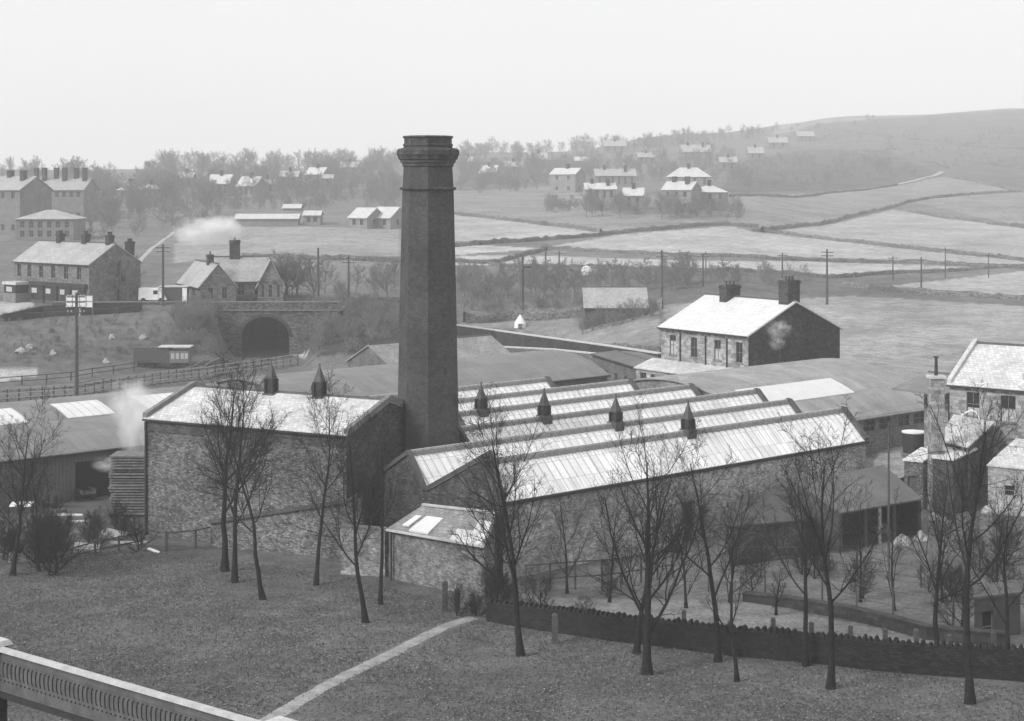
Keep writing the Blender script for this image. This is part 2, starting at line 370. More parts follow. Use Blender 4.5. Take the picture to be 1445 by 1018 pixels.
def strip(name, pts, w, mat, lift=.03, kind='structure', step=1.0):
    """a sheet w wide laid over the ground along a line of ground points"""
    P = []
    for a, b in zip(pts[:-1], pts[1:]):
        n = max(1, int((Vector(b) - Vector(a)).length / step))
        for i in range(n): P.append(Vector(a).lerp(Vector(b), i / n))
    P.append(Vector(pts[-1])); co = []; K = 4
    for i, p in enumerate(P):
        d = P[min(i + 1, len(P) - 1)] - P[max(i - 1, 0)]; d.z = 0; d.normalize(); s = Vector((d.y, -d.x, 0))
        for j in range(K + 1):
            t = j / K * 2 - 1; ww = w * (1 + .2 * math.sin(i * 2.3 + j * 2) * math.sin(i * .9) + .14 * math.sin(i * .37 + j))
            q = p + s * ww / 2 * t; co.append((q.x, q.y, H1(q.x, q.y) + lift - (.05 if abs(t) == 1 else 0)))
    fc = [(i * (K + 1) + j, i * (K + 1) + j + 1, (i + 1) * (K + 1) + j + 1, (i + 1) * (K + 1) + j) for i in range(len(P) - 1) for j in range(K)]
    return tag(mesh_np(name, np.array(co), np.array(fc), mat), kind=kind)

M_path = plain('trodden_path', .27, .35, 1.5, .95, .1, 12)
M_dirt = plain('yard_dirt', .22, .35, 1.0, .95, .1, 9)
M_track = plain('far_track', .33, .15, .5, .95)
M_ballast = plain('track_ballast', .11, .4, 2, .95, .1, 14)
strip('footpath', [G(335, 1035), G(395, 1008), G(460, 968), G(530, 932), G(600, 898), G(640, 880), G(668, 872)], 1.0, M_path)
strip('footpath', [G(188, 385), G(200, 366), G(215, 350), G(245, 328)], .9, M_track, .08, step=6)
strip('footpath', [G(1262, 262), G(1290, 256), G(1318, 249), G(1330, 243)], 2.4, M_track, .3, step=12)

# ------------------------------------------------------------------ bare trees
def chains_to_mesh(levels):
    """levels: list of (points M,N,3 ; radii M,N ; sides)"""
    VV = []; FF = []; off = 0
    for P, R, S in levels:
        M, Nn, _ = P.shape; D = np.empty_like(P); D[:, 1:-1] = P[:, 2:] - P[:, :-2]; D[:, 0] = P[:, 1] - P[:, 0]; D[:, -1] = P[:, -1] - P[:, -2]
        D /= np.maximum(np.linalg.norm(D, axis=2, keepdims=True), 1e-9)
        ref = np.where(np.abs(D[..., 2:3]) > .9, np.array([1., 0, 0]), np.array([0., 0, 1])); A = np.cross(D, ref)
        A /= np.maximum(np.linalg.norm(A, axis=2, keepdims=True), 1e-9); B = np.cross(D, A)
        th = np.arange(S) / S * 2 * np.pi
        ring = P[:, :, None] + R[:, :, None, None] * (A[:, :, None] * np.cos(th)[None, None, :, None] + B[:, :, None] * np.sin(th)[None, None, :, None])
        VV.append(ring.reshape(-1, 3))
        m = np.arange(M)[:, None, None] * Nn * S; i = np.arange(Nn - 1)[None, :, None] * S; j = np.arange(S)[None, None]
        j2 = (j + 1) % S; b = off + m + i
        FF.append(np.stack([b + j, b + j2, b + S + j2, b + S + j], -1).reshape(-1, 4)); off += M * Nn * S
    return np.concatenate(VV), np.concatenate(FF)
def grow_level(r, p0, d0, L, R, Nn, wob, up, tip=.35):
    M = len(p0); P = np.empty((M, Nn, 3)); P[:, 0] = p0; d = d0.copy(); st = (L / (Nn - 1))[:, None]
    for i in range(1, Nn):
        d = d + r.normal(0, wob, (M, 3)); d[:, 2] += up; d /= np.linalg.norm(d, axis=1, keepdims=True); P[:, i] = P[:, i - 1] + d * st
    return P, R[:, None] * np.linspace(1, tip, Nn)[None]
def spawn(r, P, R, L, k, t0, t1, ang, lf, rf, rmin, grad=.6, flat=0.0):
    M, Nn, _ = P.shape; t = (np.linspace(t0, t1, k)[None] + r.uniform(-.5, .5, (M, k)) * (t1 - t0) / k).clip(0.02, .99)
    f = t * (Nn - 1); i = np.minimum(f.astype(int), Nn - 2); fr = (f - i)[..., None]; mi = np.arange(M)[:, None]
    p = P[mi, i] * (1 - fr) + P[mi, i + 1] * fr; d = P[mi, i + 1] - P[mi, i]; d /= np.linalg.norm(d, axis=2, keepdims=True)
    rr = R[mi, i] * (1 - fr[..., 0]) + R[mi, i + 1] * fr[..., 0]
    q = r.normal(size=(M, k, 3)); az = (np.arange(k)[None] * 2.4 + r.uniform(0, 6.28, (M, 1)))
    ref = np.where(np.abs(d[..., 2:3]) > .9, np.array([1., 0, 0]), np.array([0., 0, 1])); A = np.cross(d, ref); A /= np.linalg.norm(A, axis=2, keepdims=True); B = np.cross(d, A)
    side = A * np.cos(az)[..., None] + B * np.sin(az)[..., None] + q * .25
    a = (ang * r.uniform(.7, 1.3, (M, k)))[..., None]; nd = d * np.cos(a) + side * np.sin(a); nd /= np.linalg.norm(nd, axis=2, keepdims=True)
    ln = L[:, None] * lf * (1 - grad * (t - t0) / max(t1 - t0, .01)) * r.uniform(.7, 1.25, (M, k))
    return p.reshape(-1, 3), nd.reshape(-1, 3), ln.reshape(-1), np.maximum(rr * rf, rmin).reshape(-1)
def tree_meshes(seed, Hh, r0, fork=.35, limbs=11, spread=.42, counts=(8, 7, 5), twig=.007, lean=(0, 0), lang=.7, leader=.9, wob=.05):
    spread = spread * 1.12
    r = np.random.default_rng(seed); p0 = np.zeros((1, 3)); d0 = np.array([[lean[0], lean[1], 1.0]]); d0 /= np.linalg.norm(d0)
    L0 = np.array([Hh * leader]); P0, R0 = grow_level(r, p0, d0, L0, np.array([r0]), 12, wob, .03, .16)
    R0[:, 0] *= 1.55; R0[:, 1] *= 1.05
    out0 = [(P0, R0, 8)]; crown = []
    p, d, L, R = spawn(r, P0, R0, L0, limbs, fork, .97, lang, spread, .5, twig * 1.8, .5)
    P1, R1 = grow_level(r, p, d, L, R, 8, .07, .105); out0.append((P1, R1, 5))
    p, d, L, R = spawn(r, P1, R1, L, counts[0], .18, 1, .6, .55, .58, twig * 1.25)
    P2, R2 = grow_level(r, p, d, L, R, 6, .12, .07); crown.append((P2, R2, 4))
    p, d, L, R = spawn(r, P2, R2, L, counts[1], .12, 1, .62, .5, .65, twig)
    P3, R3 = grow_level(r, p, d, L, R, 4, .14, .06); crown.append((P3, R3, 3))
    if counts[2]:
        p, d, L, R = spawn(r, P3, R3, L, counts[2], .15, 1, .6, .6, .8, twig)
        P4, R4 = grow_level(r, p, d, L, R, 3, .15, .04, .6); crown.append((P4, R4, 3))
    return chains_to_mesh(out0), chains_to_mesh(crown)
def make_tree(name, label, loc, seed, Hh, r0, group=None, mats=None, cat='tree', extra=(), **kw):
    t = thing(name, label, cat, loc, 0, group); m = mats or (M_bark, M_twig)
    (v, f), (v2, f2) = tree_meshes(seed, Hh, r0 * .85, **kw)
    for e in extra:
        (a, b), (a2, b2) = tree_meshes(**e['kw']); o = np.array(e['off'])
        f = np.concatenate([f, b + len(v)]); v = np.concatenate([v, a + o]); f2 = np.concatenate([f2, b2 + len(v2)]); v2 = np.concatenate([v2, a2 + o])
    mesh_np('trunk', v, f, m[0], t); mesh_np('crown', v2, f2, m[1], t, smooth=False)
    return t
def place_tree(px, py, ytop, r0, label, seed, group='bare young trees in the park', **kw):
    g = G(px, py); Hh = (py - ytop) * g.y / F; g.z -= .06
    return make_tree('bare_tree', label, g, seed, Hh, r0, group, **kw)
exec_trees = [
 (317, 806, 520, .24, 'tallest spreading bare tree before the left end of the stone wool shed', 3, dict(fork=.34, limbs=13, spread=.46, counts=(9, 7, 4), lean=(-.05, 0))),
 (331, 822, 530, .20, 'bare tree with straight trunk just right of the tallest spreading tree', 4, dict(fork=.3, limbs=11, spread=.4, lean=(.04, 0))),
 (371, 846, 575, .17, 'bare tree with crooked trunk bending left before the stone wall', 5, dict(fork=.4, limbs=9, spread=.36, lean=(-.1, 0), wob=.09)),
 (446, 826, 545, .15, 'slim bare tree standing before the middle of the stone shed wall', 6, dict(fork=.42, limbs=9, spread=.38)),
 (516, 879, 590, .17, 'bare tree with straight dark trunk left of the lean-to with skylights', 8, dict(fork=.33, limbs=10, spread=.38, lean=(-.03, 0))),
 (537, 853, 600, .14, 'slender bare tree at the corner of the lean-to with skylights', 9, dict(fork=.45, limbs=8, spread=.3, lean=(.04, 0))),
 (735, 926, 575, .19, 'wide bare tree beside the top of the footpath', 10, dict(fork=.3, limbs=12, spread=.5, counts=(9, 7, 4), lean=(-.05, 0))),
 (697, 872, 640, .2, 'leaning bare tree where the footpath meets the boundary wall', 11, dict(fork=.25, limbs=10, spread=.42, lean=(.1, 0), wob=.08)),
 (913, 952, 620, .24, 'bushy bare tree with low fanning limbs in the middle of the park edge', 12, dict(fork=.2, limbs=13, spread=.5, counts=(8, 6, 4), lang=.7)),
 (898, 922, 640, .17, 'bare tree close behind the bushy fanning tree', 13, dict(fork=.3, limbs=8, spread=.4, counts=(7, 6, 4))),
 (1013, 934, 620, .18, 'bare tree with forked trunk before the mill doorway', 14, dict(fork=.3, limbs=8, spread=.42, counts=(7, 6, 4))),
 (1040, 962, 735, .12, 'small thin bare sapling beside the forked tree', 15, dict(fork=.35, limbs=8, spread=.4, counts=(6, 5, 3))),
 (1137, 940, 655, .16, 'bare tree growing tight against the boundary wall', 16, dict(fork=.35, limbs=8, spread=.4, counts=(7, 6, 4))),
 (1172, 972, 610, .19, 'bare tree with thick lower trunk before the open shed', 17, dict(fork=.38, limbs=10, spread=.48, counts=(7, 6, 4))),
 (1324, 948, 650, .17, 'bare tree against the wall below the brick chimney stack', 18, dict(fork=.35, limbs=9, spread=.42, counts=(7, 6, 4))),
 (1369, 993, 560, .21, 'tall bare tree with a pale streak on its trunk by the hut', 19, dict(fork=.4, limbs=10, spread=.42, counts=(7, 6, 4))),
 (1424, 958, 690, .15, 'bare tree leaning over the dark hut', 20, dict(fork=.3, limbs=8, spread=.45, counts=(6, 5, 3))),
 (18, 812, 588, .17, 'dark bare tree at the left edge before the curved sheds', 21, dict(fork=.3, limbs=11, spread=.5, lean=(.05, 0))),
 (55, 806, 660, .12, 'thin bare tree among the thicket before the curved sheds', 22, dict(fork=.25, limbs=9, spread=.5)),
]
for px, py, yt, r0, lab, sd_, kw in exec_trees: place_tree(px, py, yt, r0, lab, sd_, **kw)
# smaller growth in the yard behind the boundary wall
for px, py, yt, lab, sd_ in [
 (968, 858, 700, 'scrubby bare tree in the yard near the mill doorway', 31), (1030, 850, 705, 'leaning scrubby tree right of the mill doorway', 32),
 (1095, 868, 800, 'small bare bush forking low behind the boundary wall', 33), (1214, 850, 690, 'scrubby bare tree in front of the open shed post', 34),
 (1262, 862, 710, 'scrubby bare tree at the right end of the open shed', 35), (1330, 850, 690, 'scrubby bare tree below the pale roofed outbuilding', 36),
 (1405, 840, 700, 'scrubby bare tree behind the dark hut', 37), (860, 850, 690, 'scrubby bare tree behind the bushy tree in the mill yard', 38),
 (800, 838, 700, 'scrubby bare tree by the yard fence rails', 39)]:
    place_tree(px, py, yt, .1, lab, sd_, group='scrubby trees in the mill yard', fork=.15, limbs=8, spread=.5, counts=(6, 5, 3), twig=.007)

# ------------------------------------------------------------------ buildings
def wall_panel(mb, o, ux, x0, x1, z0, z1, ops, inward, depth=.16):
    """vertical panel through point o along ux with rectangular openings (x0,x1,z0,z1); reveals run inward"""
    xs = sorted({x0, x1, *[a for q in ops for a in q[:2]]}); zs = sorted({z0, z1, *[a for q in ops for a in q[2:4]]})
    def P(x, z, y=0.0): return (o[0] + ux[0] * x + inward[0] * y, o[1] + ux[1] * x + inward[1] * y, z)
    for i in range(len(xs) - 1):
        for j in range(len(zs) - 1):
            cx, cz = (xs[i] + xs[i + 1]) / 2, (zs[j] + zs[j + 1]) / 2
            if any(q[0] < cx < q[1] and q[2] < cz < q[3] for q in ops): continue
            mb.poly([P(xs[i], zs[j]), P(xs[i + 1], zs[j]), P(xs[i + 1], zs[j + 1]), P(xs[i], zs[j + 1])])
    for a, b, c, d in [q[:4] for q in ops]:
        mb.poly([P(a, c), P(b, c), P(b, c, depth), P(a, c, depth)]); mb.poly([P(a, d, depth), P(b, d, depth), P(b, d), P(a, d)])
        mb.poly([P(a, c, depth), P(a, d, depth), P(a, d), P(a, c)]); mb.poly([P(b, c), P(b, d), P(b, d, depth), P(b, c, depth)])
def add_window(parent, o, ux, inward, q, pane=None, kind='window', sill=None, frame=None, mull=1, blind=0):
    a, b, c, d = q[:4]; y = .15
    def P(x, z, yy=y): return Vector((o[0] + ux[0] * x + inward[0] * yy, o[1] + ux[1] * x + inward[1] * yy, z))
    g = MB().poly([P(a, c), P(b, c), P(b, d), P(a, d)]); w = g.build(kind, pane or M_pane, parent)
    fr = MB(); t = .07
    nrm = (-inward[0], -inward[1], 0)
    for p0, p1 in ((P(a, c, y - .03), P(a, d, y - .03)), (P(b, c, y - .03), P(b, d, y - .03)), (P(a, c, y - .03), P(b, c, y - .03)), (P(a, d, y - .03), P(b, d, y - .03))):
        fr.beam(p0, p1, t, .05, up=nrm)
    for k in range(mull): fr.beam(P(a + (b - a) * (k + 1) / (mull + 1), c, y - .035), P(a + (b - a) * (k + 1) / (mull + 1), d, y - .035), .05, .04, up=nrm)
    if kind == 'window': fr.beam(P(a, (c + d) / 2, y - .04), P(b, (c + d) / 2, y - .04), .06, .04, up=nrm)
    fr.build('frame', frame or M_frame, w)
    if blind: MB().poly([P(a, c, y - .012), P(b, c, y - .012), P(b, c + (d - c) * blind, y - .012), P(a, c + (d - c) * blind, y - .012)]).build('blind', M_blind, w)
    if sill: MB().hexa([P(a - .12, c - .14, -.1), P(b + .12, c - .14, -.1), P(b + .12, c - .14, .14), P(a - .12, c - .14, .14)],
                       [P(a - .12, c - .002, -.1), P(b + .12, c - .002, -.1), P(b + .12, c - .002, .14), P(a - .12, c - .002, .14)]).build('sill', sill, w)
    return w
def stack(parent, x, y, z0, z1, w, d, mat, pots=3, base=None):
    s = MB().box(x - w / 2, x + w / 2, y - d / 2, y + d / 2, z0, z1 - .35).box(x - w / 2 - .08, x + w / 2 + .08, y - d / 2 - .08, y + d / 2 + .08, z1 - .35, z1 - .15)
    s.box(x - w / 2 - .02, x + w / 2 + .02, y - d / 2 - .02, y + d / 2 + .02, z1 - .15, z1)
    c = s.build('chimney', mat, parent)
    for k in range(pots):
        t = (k + .5) / pots - .5; px_, py_ = (x + t * w * .85, y) if w > d else (x, y + t * d * .85)
        MB().lathe(px_, py_, [(.14, z1), (.12, z1 + .32), (.16, z1 + .36), (.15, z1 + .42)], 8).build('chimney_pot', M_ridge, c)
    return c
def gable_house(name, label, cat, A, B, D, eave, ridge, base, wallm, roofm, front=(), right=(), left=(), chim=(), hip=False, over=.3, group=None,
                sidem=None, detail=2, verge=None, ridge_pos=.5, gutter=True, pots=3, blinds=(), doors=(), vm=None):
    """A,B: front eave corners in plan (left to right as seen by the camera); depth D runs away to the left of A->B. heights are absolute z"""
    A = Vector((A[0], A[1], 0)); B = Vector((B[0], B[1], 0)); L = (B - A).length; ang = math.atan2(B.y - A.y, B.x - A.x)
    t = thing(name, label, cat, (A.x, A.y, base), ang, group)
    e, r = eave - base, ridge - base; zb = -1.2; yr = D * ridge_pos
    w = MB(); wall_panel(w, (0, 0), (1, 0), 0, L, zb, e, list(front) + list(doors), (0, 1))
    sm = w if sidem is None else MB()
    wall_panel(sm, (L, 0), (0, 1), 0, D, zb, e, list(right), (-1, 0)); wall_panel(w, (0, D), (0, -1), 0, D, zb, e, [(D - q[1], D - q[0], q[2], q[3]) for q in left], (1, 0))
    wall_panel(w, (L, D), (-1, 0), 0, L, zb, e, [], (0, -1))
    if not hip:
        sm.poly([(L, 0, e), (L, D, e), (L, yr, r)]); w.poly([(0, D, e), (0, 0, e), (0, yr, r)])
    w.build('wall', wallm, t)
    if sidem is not None: sm.build('gable_wall', sidem, t)
    o = over; s1 = (r - e) / yr; s2 = (r - e) / (D - yr); th = .16; R = MB()
    if hip:
        hx = min(yr, L * .42); ez = e - o * s1 + .02
        a, b, c, d = (-o, -o, ez), (L + o, -o, ez), (L + o, D + o, ez), (-o, D + o, ez); p, q = (hx, yr, r + .1), (L - hx, yr, r + .1)
        R.poly([a, b, q, p]).poly([b, c, q]).poly([c, d, p, q]).poly([d, a, p])
        R.poly([d, c, b, a]) if False else R.poly([(-o, D + o, ez - .02), (L + o, D + o, ez - .02), (L + o, -o, ez - .02), (-o, -o, ez - .02)])
    else:
        z0, z2 = e - o * s1 + .03, e - o * s2 + .03; x0, x1 = -o * .6, L + o * .6
        R.hexa([(x0, -o, z0), (x1, -o, z0), (x1, yr, r + .03), (x0, yr, r + .03)], [(x0, -o, z0 + th), (x1, -o, z0 + th), (x1, yr, r + .03 + th), (x0, yr, r + .03 + th)])
        R.hexa([(x0, yr, r + .028), (x1, yr, r + .028), (x1, D + o, z2), (x0, D + o, z2)], [(x0, yr, r + .028 + th), (x1, yr, r + .028 + th), (x1, D + o, z2 + th), (x0, D + o, z2 + th)])
    rf = R.build('roof', roofm, t)
    if detail > 1:
        if not hip:
            MB().hexa([(x0, yr - .16, r + th - .03), (x1, yr - .16, r + th - .03), (x1, yr + .16, r + th - .03), (x0, yr + .16, r + th - .03)],
                      [(x0, yr - .05, r + th + .13), (x1, yr - .05, r + th + .13), (x1, yr + .05, r + th + .13), (x0, yr + .05, r + th + .13)]).build('ridge_tiles', M_ridge, rf)
            if gutter: MB().box(x0, x1, -o - .12, -o - .005, z0 - .02, z0 + .1).build('gutter', M_iron, rf)
        if verge:
            for xx in verge:
                xx = L * xx; c = MB(); k = .17; hh = .34
                c.hexa([(xx - k, -o * .5, e - o * .5 * s1 + th - .05), (xx + k, -o * .5, e - o * .5 * s1 + th - .05), (xx + k, yr, r + th - .05), (xx - k, yr, r + th - .05)],
                       [(xx - k, -o * .5, e - o * .5 * s1 + th + hh), (xx + k, -o * .5, e - o * .5 * s1 + th + hh), (xx + k, yr, r + th + hh), (xx - k, yr, r + th + hh)])
                c.hexa([(xx - k, yr + .002, r + th - .05), (xx + k, yr + .002, r + th - .05), (xx + k, D + o * .5, e - o * .5 * s2 + th - .05), (xx - k, D + o * .5, e - o * .5 * s2 + th - .05)],
                       [(xx - k, yr + .002, r + th + hh), (xx + k, yr + .002, r + th + hh), (xx + k, D + o * .5, e - o * .5 * s2 + th + hh), (xx - k, D + o * .5, e - o * .5 * s2 + th + hh)])
                c.build('gable_coping', vm or M_coping, t)
    sl = M_coping if detail > 1 else None
    for i, q in enumerate(front): add_window(t, (0, 0), (1, 0), (0, 1), q, sill=sl, blind=(blinds[i] if i < len(blinds) else 0))
    for q in doors: add_window(t, (0, 0), (1, 0), (0, 1), q, pane=M_wood, kind='door', mull=0)
    for q in right: add_window(t, (L, 0), (0, 1), (-1, 0), q, sill=sl)
    for q in left: add_window(t, (0, D), (0, -1), (1, 0), (D - q[1], D - q[0], q[2], q[3]), sill=sl)
    for c in chim:   # x, y, height above ridge, w, d
        stack(t, c[0], c[1], (r - .9) if len(c) < 6 else c[5], r + c[2], c[3], c[4], M_chimstack, pots)
    t['_L'] = L
    return t
def row_windows(L, n, z0, z1, w=.9, m=.0, skip=()):
    s = (L - 2 * m) / n; return [(m + s * (i + .5) - w / 2, m + s * (i + .5) + w / 2, z0, z1) for i in range(n) if i not in skip]

# --- the large stone shed on the left (front wall in two heights of rubble, two roof ventilators)
def ventilator(parent, x, y, z, w=.95, h=1.5):
    v = MB().box(x - w * .75, x + w * .75, y - w * .75, y + w * .75, z - .5, z + .12).build('ventilator', M_ridge, parent)
    b = MB(); b.box(x - w / 2 + .06, x + w / 2 - .06, y - w / 2 + .06, y + w / 2 - .06, z + .12, z + h)
    for sx in (-1, 1):
        for sy in (-1, 1): b.box(x + sx * (w / 2) - .07, x + sx * (w / 2) + .07, y + sy * (w / 2) - .07, y + sy * (w / 2) + .07, z + .121, z + h - .002)
    b.build('louvre_box', M_iron, v)
    c = MB(); s = []
    for r_, zz in ((.62, h - .02), (.62, h + .08), (.06, h + 1.0), (.05, h + 1.25)): s.append((r_ * w * 1.414 * .8 if r_ > .1 else r_, z + zz))
    c.lathe(x, y, s, 4, math.pi / 4); c.build('cap', M_ridge, v)
    return v
A0 = PZ(205, 593, 8); A1 = PZ(489, 617, 8)
shed = gable_house('wool_shed', 'large rubble stone shed with pale slate roof and two ridge ventilators', 'shed', A0, A1, 10.2, 8, 9.55, .4,
                   M_rubble, M_slate, over=.12, verge=(0.0, 1.0), sidem=M_rubble_dark, gutter=True)  # right gable darker than the front: its shade put into the stone
LA = shed['_L']
uA = (A1 - A0).normalized(); vA = Vector((-uA.y, uA.x, 0))
for px in (385, 453):
    # find x along ridge for this column
    best = min(np.linspace(0, LA, 400), key=lambda s: abs((A0 + uA * s + vA * 5.1).x / (A0 + uA * s + vA * 5.1).y * F + CX - px))
    ventilator(shed, best, 4.9, 9.55 - .4, .58, 1.1)
MB().tube([(.12, -.1, 7.5), (.12, -.1, -.3)], .08).build('drainpipe', M_iron, shed)
MB().box(-.05, LA + .05, -.05, -.001, 6.9, 7.5).build('eaves_shade_band', M_rubble_dark, shed)  # dark band standing in for the shadow under the eaves
# --- yard wall stepping up to the mill gable
def solid_wall(name, label, cat, pts, tops, mat, thick=.45, cop=None, cope_h=.14, base=-1.0, group=None, cren=False, ground=True, copw=.1):
    t = thing(name, label, cat, (pts[0][0], pts[0][1], H1(pts[0][0], pts[0][1])), 0, group); off = t.location
    P = []; T = []
    for i in range(len(pts) - 1):
        a, b = Vector((pts[i][0], pts[i][1], 0)), Vector((pts[i + 1][0], pts[i + 1][1], 0)); n = max(1, int((b - a).length / 1.5))
        for k in range(n): P.append(a.lerp(b, k / n)); T.append(tops[i] + (tops[i + 1] - tops[i]) * k / n)
    P.append(Vector((pts[-1][0], pts[-1][1], 0))); T.append(tops[-1])
    S = []
    for i, p in enumerate(P):
        d = (P[min(i + 1, len(P) - 1)] - P[max(i - 1, 0)]).normalized(); S.append(Vector((d.y, -d.x, 0)))
    w = MB(); c = MB(); hs = [H1(p.x, p.y) for p in P]; zt = [hs[i] + T[i] if ground else T[i] for i in range(len(P))]
    rr = random.Random(len(P))
    def slab(mb, th, z0, z1):
        k = len(mb.v)
        for i, p in enumerate(P):
            for s_, z in ((-1, z0[i]), (1, z0[i]), (1, z1[i]), (-1, z1[i])):
                q = p + S[i] * th / 2 * s_; mb.v.append((q.x, q.y, z))
        for i in range(len(P) - 1):
            a = k + i * 4; b = a + 4
            for j in range(4): mb.f.append((a + j, b + j, b + (j + 1) % 4, a + (j + 1) % 4))
        mb.f.append((k, k + 1, k + 2, k + 3)); e = k + (len(P) - 1) * 4; mb.f.append((e + 3, e + 2, e + 1, e))
    slab(w, thick, [h + base for h in hs], zt); w.build('wall_face', mat, t, off)
    if cop:
        if cren:
            for i in range(len(P) - 1):
                n = max(1, int((P[i + 1] - P[i]).length / .27)); D_ = (P[i + 1] - P[i]).normalized()
                for k in range(n):
                    q = P[i].lerp(P[i + 1], (k + .5) / n); z = zt[i] + (zt[i + 1] - zt[i]) * (k + .5) / n; hh = rr.uniform(.1, .26); l = .12 + rr.uniform(-.03, .02); s_ = S[i] * (thick / 2 + .03)
                    tw = rr.uniform(-.05, .05)
                    c.hexa([q - D_ * l - s_ - Vector((0, 0, -z + .02)), q + D_ * l - s_ + Vector((0, 0, z - .02)), q + D_ * l + s_ + Vector((0, 0, z - .02)), q - D_ * l + s_ + Vector((0, 0, z - .02))],
                           [q - D_ * (l * .4) - s_ * .6 + Vector((tw, 0, z + hh)), q + D_ * (l * .4) - s_ * .6 + Vector((tw, 0, z + hh)), q + D_ * (l * .4) + s_ * .6 + Vector((tw, 0, z + hh)), q - D_ * (l * .4) + s_ * .6 + Vector((tw, 0, z + hh))])
        else: slab(c, thick + copw, [z + .002 for z in zt], [z + cope_h for z in zt])
        c.build('coping', cop, t, off)
    return t
yp = [(300, 738, 2.6), (380, 726, 3.1), (440, 717, 3.4), (492, 709, 3.7), (512, 697, 4.2)]
pts = []; tops = []
for px, py, z in yp:
    a = (px - CX) / F; n_ = vA; base_p = A0 - vA * .75; d = (base_p.x * n_.x + base_p.y * n_.y) / (a * n_.x + n_.y); pts.append((a * d, d)); tops.append(HC - (py - HY) / F * d)
solid_wall('yard_wall', 'rubble yard wall with dark sloping coping along the foot of the stone shed', 'wall', pts, tops, M_rubble, .4, M_ridge, .2, ground=False, copw=.3)

# --- weaving shed: saw-tooth roofs
mill_loc = Vector((0, 98, 0)); mill = thing('weaving_shed', 'long stone weaving shed with rows of white glazed saw-tooth roofs', 'mill', mill_loc)
ZR, ZE, FR, BR_ = 7.0, 4.95, 2.1, 3.55
R5v = PZ(1188, 580, ZR).dot(V); BAY = 5.68
ridge_v = [R5v + BAY * k for k in range(6)]
left_u = [None] * 6
uR5 = PZ(688, 651, ZR).dot(U); uR4 = PZ(576, 640, ZR).dot(U)
left_u = [uR5, uR4, uR4 + 4.2 + 3, uR4 + 6.5, uR4 - 4, uR4 - 10]
left_u[2] = PZ(640, 605, ZR).dot(U); left_u[3] = PZ(640, 585, ZR).dot(U); left_u[4] = PZ(500, 585, ZR).dot(U); left_u[5] = PZ(500, 560, ZR).dot(U)
right_u = [PZ(1188, 580, ZR).dot(U), PZ(1096, 566, ZR).dot(U), PZ(1062, 553, ZR).dot(U) , PZ(969, 546, ZR).dot(U), PZ(890, 540, ZR).dot(U), PZ(757, 535, ZR).dot(U)]
print('right_u', [round(x, 1) for x in right_u], 'left_u', [round(x, 1) for x in left_u], 'rv', [round(x, 1) for x in ridge_v])
def u_px(v, px): a = (px - CX) / F; d = v / (a * V.x + V.y); return a * d * U.x + d * U.y
FE0 = ridge_v[0] - FR
